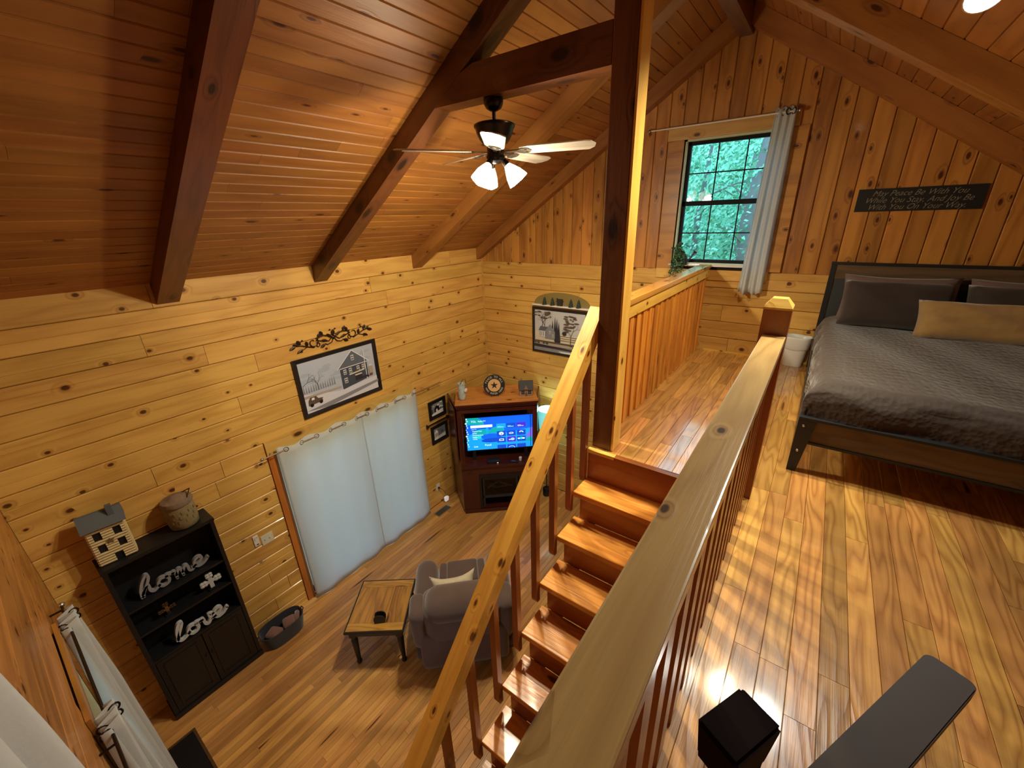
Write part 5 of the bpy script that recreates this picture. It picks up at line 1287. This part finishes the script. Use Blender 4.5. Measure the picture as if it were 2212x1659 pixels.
# ------------------------------------------------------------------ bed
bed = thing('bed', (4.20, 2.64, LF), 'wide bed with dark metal frame, barnwood panels and brown quilt', 'bed')
BWID, BLEN = 1.60, 2.19
steel = plain('bed_steel', (32, 35, 39), rough=0.45, metal=0.2)
def leg_(x, flip, y0=-0.0, y1=0.045):
    s = -1 if flip else 1
    MB().prism([(x, 0.001), (x + s * 0.045, 0.001), (x + s * 0.085, 0.335), (x, 0.335)] if not flip else [(x, 0.001), (x, 0.335), (x - 0.085, 0.335), (x - 0.045, 0.001)], y0, y1, 'y').build('leg', steel, bed)
leg_(0.0, False); leg_(BWID, True)
MB().box(0.0, BWID, -0.002, 0.045, 0.336, 0.352, c=0.002).build('foot_rail', steel, bed)
MB().box(0.062, BWID - 0.062, 0.01, 0.035, 0.205, 0.335, c=0.001).build('foot_panel', barn['X'], bed)
MB().box(0.05, BWID - 0.05, 0.004, 0.042, 0.190, 0.204).build('foot_strip', steel, bed)
for x in (0.0, BWID - 0.028): MB().box(x, x + 0.028, 0.046, BLEN - 0.05, 0.22, 0.352, c=0.002).build('side_rail', steel, bed)
for x in (0.0, BWID - 0.04): MB().box(x, x + 0.04, BLEN - 0.05, BLEN, 0.001, 0.975, c=0.002).build('head_post', steel, bed)
MB().box(-0.002, BWID + 0.002, BLEN - 0.052, BLEN + 0.002, 0.976, 0.998, c=0.002).build('head_rail', steel, bed)
MB().box(0.041, BWID - 0.041, BLEN - 0.045, BLEN - 0.015, 0.855, 0.975, c=0.001).build('head_panel', barn['X'], bed)
MB().box(0.041, BWID - 0.041, BLEN - 0.04, BLEN - 0.02, 0.36, 0.854).build('head_sheet', plain('slate_panel', (54, 60, 62), rough=0.5), bed)
for x in (0.012, 0.012): pass
for z in (0.14, 0.30): MB().lathe([(0.008, 0.0), (0.006, -0.004), (0.001, -0.005)], 10, (0.03, -0.0, z), axis='y').build('bolt', silver, bed)
for k in range(9): MB().box(0.03, BWID - 0.03, 0.10 + k * 0.235, 0.17 + k * 0.235, 0.20, 0.215).build('slat', pine['X'], bed)
sheetm = plain('mattress_ticking', (120, 108, 100), rough=0.9)
mt = MB().rbox(4.235, 4.20 + BWID - 0.035, 2.70, 2.64 + BLEN - 0.06, LF + 0.217, LF + 0.47, 0.06, 6).build('mattress', sheetm, None, smooth=True)
tag(mt, 'thick mattress under the brown quilt on the loft bed', 'mattress')
# quilt
quiltm = bpy.data.materials.new('quilt'); quiltm.use_nodes = True
nt = quiltm.node_tree; b_ = nt.nodes['Principled BSDF']; b_.inputs['Roughness'].default_value = 0.72; b_.inputs['Sheen Weight'].default_value = 0.35; b_.inputs['Specular IOR Level'].default_value = 0.35
b_.inputs['Base Color'].default_value = srgb(60, 48, 39)
tc = nt.nodes.new('ShaderNodeTexCoord'); nz = nt.nodes.new('ShaderNodeTexNoise'); nz.inputs['Scale'].default_value = 3.0
vo = nt.nodes.new('ShaderNodeTexVoronoi'); vo.inputs['Scale'].default_value = 42; vo.feature = 'F1'
mpn = nt.nodes.new('ShaderNodeMapping'); mpn.inputs['Scale'].default_value = (1.0, 0.55, 1.0)
nt.links.new(tc.outputs['Object'], mpn.inputs[0]); nt.links.new(mpn.outputs[0], vo.inputs['Vector']); nt.links.new(tc.outputs['Object'], nz.inputs['Vector'])
bp = nt.nodes.new('ShaderNodeBump'); bp.inputs['Strength'].default_value = 0.6; bp.inputs['Distance'].default_value = 0.006
nt.links.new(vo.outputs['Distance'], bp.inputs['Height']); nt.links.new(bp.outputs['Normal'], b_.inputs['Normal'])
qx0, qx1, qy0, qy1, qz = 4.215, 4.20 + BWID - 0.02, 2.67, 2.64 + BLEN - 0.065, LF + 0.535
prof = []
def qpoint(u, w):
    """u across (0..1), w along: arc-length style drape over the side and foot"""
    W_ = qx1 - qx0; r = 0.10; hang = 0.16
    def edge(t, L, both):
        # map t (distance) to (pos, drop)
        pass
    return None
nx_, ny_ = 110, 130
v = []; f = []
W_ = qx1 - qx0; L_ = qy1 - qy0
def drape(d, L, r, hang, both=True):
    """d runs -hang-.. to L+hang ; returns position, drop"""
    q = pi / 2 * r
    if d < 0:
        d2 = -d
        if d2 < q: a = d2 / r; return r - r * sin(a), r - r * cos(a)
        return 0.0, r + (d2 - q)
    return r + d, 0.0
r_ = 0.11; hang = 0.16
for j in range(ny_ + 1):
    # along: from the foot (hanging) to the head
    tot = hang + pi / 2 * r_ + (L_ - r_)
    d = -(hang + pi / 2 * r_) + tot * j / ny_
    py, dy = drape(d, L_, r_, hang)
    for i in range(nx_ + 1):
        tx = 2 * (hang + pi / 2 * r_) + (W_ - 2 * r_)
        e = -(hang + pi / 2 * r_) + tx * i / nx_
        if e > (W_ - 2 * r_):
            px, dx = drape(-(e - (W_ - 2 * r_)), W_, r_, hang); px = W_ - px
        else:
            px, dx = drape(e, W_, r_, hang)
        drop = dx + dy if (dx == 0 or dy == 0) else sqrt(dx * dx + dy * dy) * 1.0
        drop = min(drop, 0.27)
        # quilting: ridges across near the foot, soft sag elsewhere
        X_, Y_ = px, py
        rid = 0.0035 * abs(sin(2 * pi * (d + 0.02 * sin(4 * X_)) / 0.052)) if d < 0.55 else 0.002 * abs(sin(2 * pi * d / 0.05))
        rid += 0.0022 * abs(sin(2 * pi * e / 0.05)) if d < 0.42 else 0.0
        cr_ = 0.010 * sin(3.1 * X_ + 2.0 * Y_) + 0.006 * sin(7.3 * X_ - 3.4 * Y_ + 1.0) + 0.005 * sin(13 * X_ + 5 * Y_)
        if dy > 0.03: cr_ += 0.008 * sin(9 * e + 2) + 0.006 * sin(23 * e)
        side = (0.010 * sin(17 * d) + 0.006 * sin(31 * d + 1)) if dx > 0.05 else 0
        v.append((qx0 + px + (side if e < 0 else -side), qy0 + py - (0.012 * sin(11 * e) if dy > 0.05 else 0) - (rid * 1.2 if dy > 0.04 else 0), qz - drop + (rid if dy <= 0.06 else 0) + (cr_ if drop < 0.2 else 0)))
for j in range(ny_):
    for i in range(nx_):
        a = j * (nx_ + 1) + i; f.append((a, a + 1, a + nx_ + 2, a + nx_ + 1))
qo = MB().add(v, f).build('quilt', quiltm, None, smooth=True)
tag(qo, 'rumpled brown stitched quilt covering the loft bed', 'quilt')
shamm = plain('dark_sham', (54, 43, 37), rough=0.85, sheen=0.3, noise=0.08, nscale=12, bump=0.12)
under = plain('mauve_pillowcase', (118, 96, 88), rough=0.9, sheen=0.2)
pillow('pillow', (4.68, 4.675, LF + 0.705), 0.74, 0.42, 0.15, (radians(76), 0, 0), under, 'light brown pillow behind the left dark sham, against the headboard', seed=2, wr=0.008)
pillow('pillow', (5.46, 4.675, LF + 0.705), 0.74, 0.42, 0.15, (radians(76), 0, 0), under, 'light brown pillow behind the right dark sham, against the headboard', seed=3, wr=0.008)
pillow('pillow', (4.67, 4.50, LF + 0.70), 0.70, 0.40, 0.19, (radians(62), 0, 0.02), shamm, 'dark brown sham pillow on the left side of the bed', seed=5, pinch=0.05)
pillow('pillow', (5.42, 4.50, LF + 0.70), 0.72, 0.40, 0.19, (radians(62), 0, -0.02), shamm, 'dark brown sham pillow at the right edge, behind the tan bolster', seed=6, pinch=0.05)
furm = plain('tan_plush', (168, 134, 80), rough=0.95, sheen=0.6, noise=0.2, nscale=18, bump=0.4)
pillow('bolster_pillow', (5.17, 4.28, LF + 0.655), 0.78, 0.30, 0.15, (radians(58), 0, 0.02), furm, 'long tan plush pillow in front of the dark sham pillows', seed=8, wr=0.009, pinch=0.06)

# waste basket
wb_ = thing('waste_basket', (4.075, 4.775, LF), 'white oval waste basket with a white liner beside the bed', 'waste basket')
def oval(a, b, z, n=32, e=0.8): return [(a * math.copysign(abs(cos(q)) ** e, cos(q)), b * math.copysign(abs(sin(q)) ** e, sin(q)), z) for q in [2 * pi * k / n for k in range(n)]]
v = oval(0.082, 0.058, 0.001) + oval(0.118, 0.086, 0.285) + oval(0.114, 0.082, 0.285) + oval(0.078, 0.054, 0.006)
n = 32; f = []
for i in range(3):
    for k in range(n): f.append((i * n + k, i * n + (k + 1) % n, (i + 1) * n + (k + 1) % n, (i + 1) * n + k))
f.append(tuple(range(n))[::-1]); f.append(tuple(range(3 * n, 4 * n)))
MB().add(v, f).build('bin', white, wb_, smooth=True, angle=50)
v = []; f = []
for i, (s, z) in enumerate(((0.98, 0.175), (1.035, 0.19), (1.03, 0.23), (1.06, 0.255), (1.05, 0.285), (1.04, 0.298), (0.96, 0.294), (0.9, 0.26), (0.8, 0.18))):
    g = 0.118 * (0.82 + 0.18 * z / 0.285)
    for k in range(n * 2):
        q = 2 * pi * k / (n * 2); w2 = 1 + 0.012 * sin(9 * q + i * 1.7)
        v.append((g * s * w2 * math.copysign(abs(cos(q)) ** 0.8, cos(q)), g * 0.73 * s * w2 * math.copysign(abs(sin(q)) ** 0.8, sin(q)), z + 0.004 * sin(5 * q + i)))
for i in range(8):
    for k in range(2 * n): f.append((i * 2 * n + k, i * 2 * n + (k + 1) % (2 * n), (i + 1) * 2 * n + (k + 1) % (2 * n), (i + 1) * 2 * n + k))
MB().add(v, f).build('liner', plain('liner_film', (222, 224, 220), rough=0.3), wb_, smooth=True)

# sign with verse
sg_ = thing('verse_sign', (4.645, BW - 0.002, 4.170), 'black wooden sign with a blessing in pale slanted script, above the bed', 'sign')
MB().box(-0.384, 0.384, -0.016, 0.0, -0.088, 0.088, c=0.002).build('board', plain('sign_black', (14, 14, 15), rough=0.6), sg_)
sgm = plain('sign_letters', (132, 122, 100), rough=0.6)
for i, tx in enumerate(('May Peace Be With You', 'While You Stay, And Joy Be', 'With You On Your Way.')):
    text_mesh(tx, 0.060, 'lettering', sgm, sg_, frame_M((-0.005, -0.0165, 0.048 - 0.052 * i), (1, 0, 0), (0, -1, 0)), 0.0004, shear=0.45, sx=0.96, offset=-0.0004)

# ivy and watering can on the window sill
wc = thing('watering_can', (2.90, BW - 0.035, WZ0 + 0.001), 'dark metal watering can with a flared spout on the loft window sill', 'watering can')
canm = plain('can_metal', (62, 60, 66), rough=0.5, metal=0.4)
MB().lathe([(0.040, 0.0), (0.042, 0.004), (0.036, 0.085), (0.033, 0.088), (0.031, 0.082), (0.034, 0.01)], 18).build('body', canm, wc, smooth=True, angle=50)
MB().tube([(0.030, 0, 0.02), (0.06, 0, 0.055), (0.10, 0, 0.118)], [0.010, 0.008, 0.0065], 10).build('spout', canm, wc, smooth=True, angle=50)
o = MB().lathe([(0.007, 0.0), (0.024, 0.028), (0.002, 0.030)], 14).build('rose', canm, wc, smooth=True, angle=50); o.matrix_local = Matrix.Translation((0.098, 0, 0.115)) @ Matrix.Rotation(radians(38), 4, 'Y')
MB().tube([(-0.034, 0, 0.08), (-0.07, 0, 0.075), (-0.065, 0, 0.03), (-0.036, 0, 0.02)], 0.004, 6).build('handle', canm, wc, smooth=True)
iv = thing('trailing_ivy', (2.855, BW - 0.06, WZ0 + 0.06), 'small leafy green ivy trailing from the can over the window sill', 'plant')
leafm_ = [plain('ivy_dark', (34, 66, 40), rough=0.5), plain('ivy_mid', (58, 98, 62), rough=0.5), plain('ivy_pale', (106, 142, 106), rough=0.5)]
rl = random.Random(9)
groups = [MB() for _ in range(3)]
stems = MB()
for s_ in range(30):
    x0, z0 = rl.uniform(-0.02, 0.03), rl.uniform(0.0, 0.05)
    x1 = rl.uniform(-0.085, 0.075); z1 = rl.uniform(-0.22, 0.15)
    pth = [(x0, 0, z0), ((x0 + x1) / 2, -0.035 - rl.random() * 0.02, max(z0, z1) + 0.03), (x1, -0.03 - rl.random() * 0.04, z1)]
    stems.tube(pth, 0.0012, 4)
    for k in range(34):
        u = rl.random(); a = Vector(pth[0]) * (1 - u) ** 2 + Vector(pth[1]) * 2 * u * (1 - u) + Vector(pth[2]) * u * u
        a += Vector((rl.uniform(-0.014, 0.014), rl.uniform(-0.018, 0.010), rl.uniform(-0.014, 0.014)))
        sz = rl.uniform(0.010, 0.018)
        n1 = Vector((rl.uniform(-1, 1), rl.uniform(-1.4, 0.1), rl.uniform(-0.6, 1))).normalized(); t1 = n1.orthogonal().normalized(); t1 = (Matrix.Rotation(rl.uniform(0, 6.28), 3, n1) @ t1); t2 = n1.cross(t1)
        pts = [a + t1 * sz * p + t2 * sz * q + n1 * h for p, q, h in ((-1, 0, 0), (-0.2, -0.75, 0.002), (0.9, 0, 0), (-0.2, 0.75, 0.002))]
        groups[rl.choice((0, 0, 1, 1, 2))].add([p[:] for p in pts], [(0, 1, 2), (0, 2, 3)])
stems.build('stem', leafm_[0], iv)
for g_, m in zip(groups, leafm_): tag(g_.build('foliage', m, iv), kind='stuff')

# ------------------------------------------------------------------ wooden chair right under the camera
fc = thing('wooden_armchair', (4.20, 0.62, LF), 'dark wooden armchair at the bottom right edge with a flat brown arm', 'armchair', -0.47)
fdk = plain('chair_dark', (26, 10, 7), rough=0.7, spec=0.08)
fbr = plain('chair_brown', (72, 58, 46), rough=0.6, noise=0.12, nscale=9)
# local Y = forward into the room; arms at z 0.62
Z0 = 0.62
MB().prism([(-0.028, -0.03), (0.028, -0.03), (0.028, 0.03), (-0.028, 0.03)], 0.001, Z0 - 0.045, 'z').build('leg', fdk, fc, loc=(0.005, -0.03, 0))
# left post block with bevelled sides
bm = bmesh.new(); bmesh.ops.create_cube(bm, size=1)
for w_ in bm.verts:
    s_ = 1.0 if w_.co.z > 0 else 0.84
    w_.co = Vector((w_.co.x * 0.078 * s_, w_.co.y * 0.12 * s_, w_.co.z * 0.10))
bmesh.ops.bevel(bm, geom=list(bm.edges), offset=0.006, segments=3, affect='EDGES')
o = MB().bm(bm).build('arm_block', fdk, fc, loc=(0.005, -0.055, Z0 - 0.042), smooth=True, angle=35)
out_ = []
for cx_, cy_, a0_ in ((0.0225, 0.285, 0), (-0.0225, 0.285, 90), (-0.0225, -0.285, 180), (0.0225, -0.285, 270)):
    for k in range(6): out_.append((cx_ + 0.015 * cos(radians(a0_ + 18 * k)), cy_ + 0.015 * sin(radians(a0_ + 18 * k))))
MB().prism(out_, -0.014, 0.012, 'z').prism([(x * 0.95, y * 0.993) for x, y in out_], 0.012, 0.014, 'z').build('armrest', fbr, fc, loc=(0.130, 0.09, Z0 - 0.016))

# ------------------------------------------------------------------ woods outside the gable window
yard = plain('yard_grass_sunlit', (196, 184, 110), rough=1.0, noise=0.3, nscale=2)  # sunlight on the ground is put into this bright yellow-tan base colour
g_ = tag(MB().box(-30, 36, -30, 60, -0.6, -0.5).build('yard_ground', yard), 'leafy ground outside the cabin', kind='structure')
hv = []; hf = []
for j in range(25):
    for i in range(41):
        X_ = -14 + 34 * i / 40; Y_ = 9.5 + 14 * j / 24
        hv.append((X_, Y_, -0.5 + 6.6 * min(1, j / 7) ** 0.8 * (0.97 + 0.03 * sin(X_ * 0.7)) + 0.35 * sin(X_ * 2.3 + j) * min(1, j / 4)))
for j in range(24):
    for i in range(40):
        a = j * 41 + i; hf.append((a, a + 1, a + 42, a + 41))
hill = tag(MB().add(hv, hf).build('wooded_hillside', plain('understory', (110, 178, 150), rough=1.0, noise=0.5, nscale=3), smooth=True), 'green wooded hillside beyond the loft window', kind='structure')
lfm = [plain('leaf_a', (112, 190, 164), rough=0.8), plain('leaf_b', (80, 160, 130), rough=0.8), plain('leaf_c', (150, 220, 196), rough=0.8)]
bark = plain('bark', (110, 118, 120), rough=0.95, noise=0.4, nscale=6)
rt = random.Random(31)
TREES = [(2.9, 8.6, 0.11, 'slim grey tree trunk near the right of the loft window', 4.0), (1.9, 9.4, 0.07, 'thin leafy tree seen through the middle of the loft window', 4.0), (1.2, 8.9, 0.05, 'slender sapling seen through the left of the loft window', 4.0), (3.9, 9.8, 0.09, 'leafy tree just right of the loft window view', 4.0), (0.3, 10.2, 0.08, 'leafy tree just left of the loft window view', 4.0), (2.4, 11.2, 0.10, 'tall tree farther back behind the window trees', 4.0), (5.3, 10.6, 0.09, 'leafy tree far right outside the loft window', 4.0)]
for tx, ty, tr_, lab, th_ in TREES:
    t = thing('woodland_tree', (tx, ty, -0.5), lab, 'tree')
    MB().tube([(0, 0, 0), (0.04, 0, 2), (0.0, 0.05, 4.5), (0.1, 0.0, th_ + 1.8)], [tr_ * 1.3, tr_, tr_ * 0.9, tr_ * 0.4], 9).build('trunk', bark, t, smooth=True)
    br = MB()
    for k in range(9):
        z = rt.uniform(1.5, th_ + 1); a = rt.uniform(0, 2 * pi); L_ = rt.uniform(0.6, 1.6)
        br.tube([(0, 0, z), (L_ * 0.5 * cos(a), L_ * 0.5 * sin(a), z + 0.25), (L_ * cos(a), L_ * sin(a), z + 0.3)], [0.02, 0.014, 0.005], 5)
    tag(br.build('branches', bark, t), kind='stuff')
    lv_ = [MB(), MB(), MB()]
    for k in range(3600):
        a = rt.uniform(0, 2 * pi); rr = 1.5 * sqrt(rt.random()); z = rt.uniform(2.2, th_ + 2.6)
        c = Vector((rr * cos(a), rr * sin(a), z)); n1 = Vector((rt.uniform(-1, 1), rt.uniform(-1, 1), rt.uniform(-0.2, 1))).normalized(); t1 = n1.orthogonal().normalized(); t2 = n1.cross(t1); sz = rt.uniform(0.022, 0.055)
        lv_[rt.choice((0, 0, 1, 1, 2))].add([(c + t1 * sz)[:], (c + t2 * sz * 0.6)[:], (c - t1 * sz)[:], (c - t2 * sz * 0.6)[:]], [(0, 1, 2, 3)])
    for q, m in zip(lv_, lfm): tag(q.build('foliage', m, t), kind='stuff')
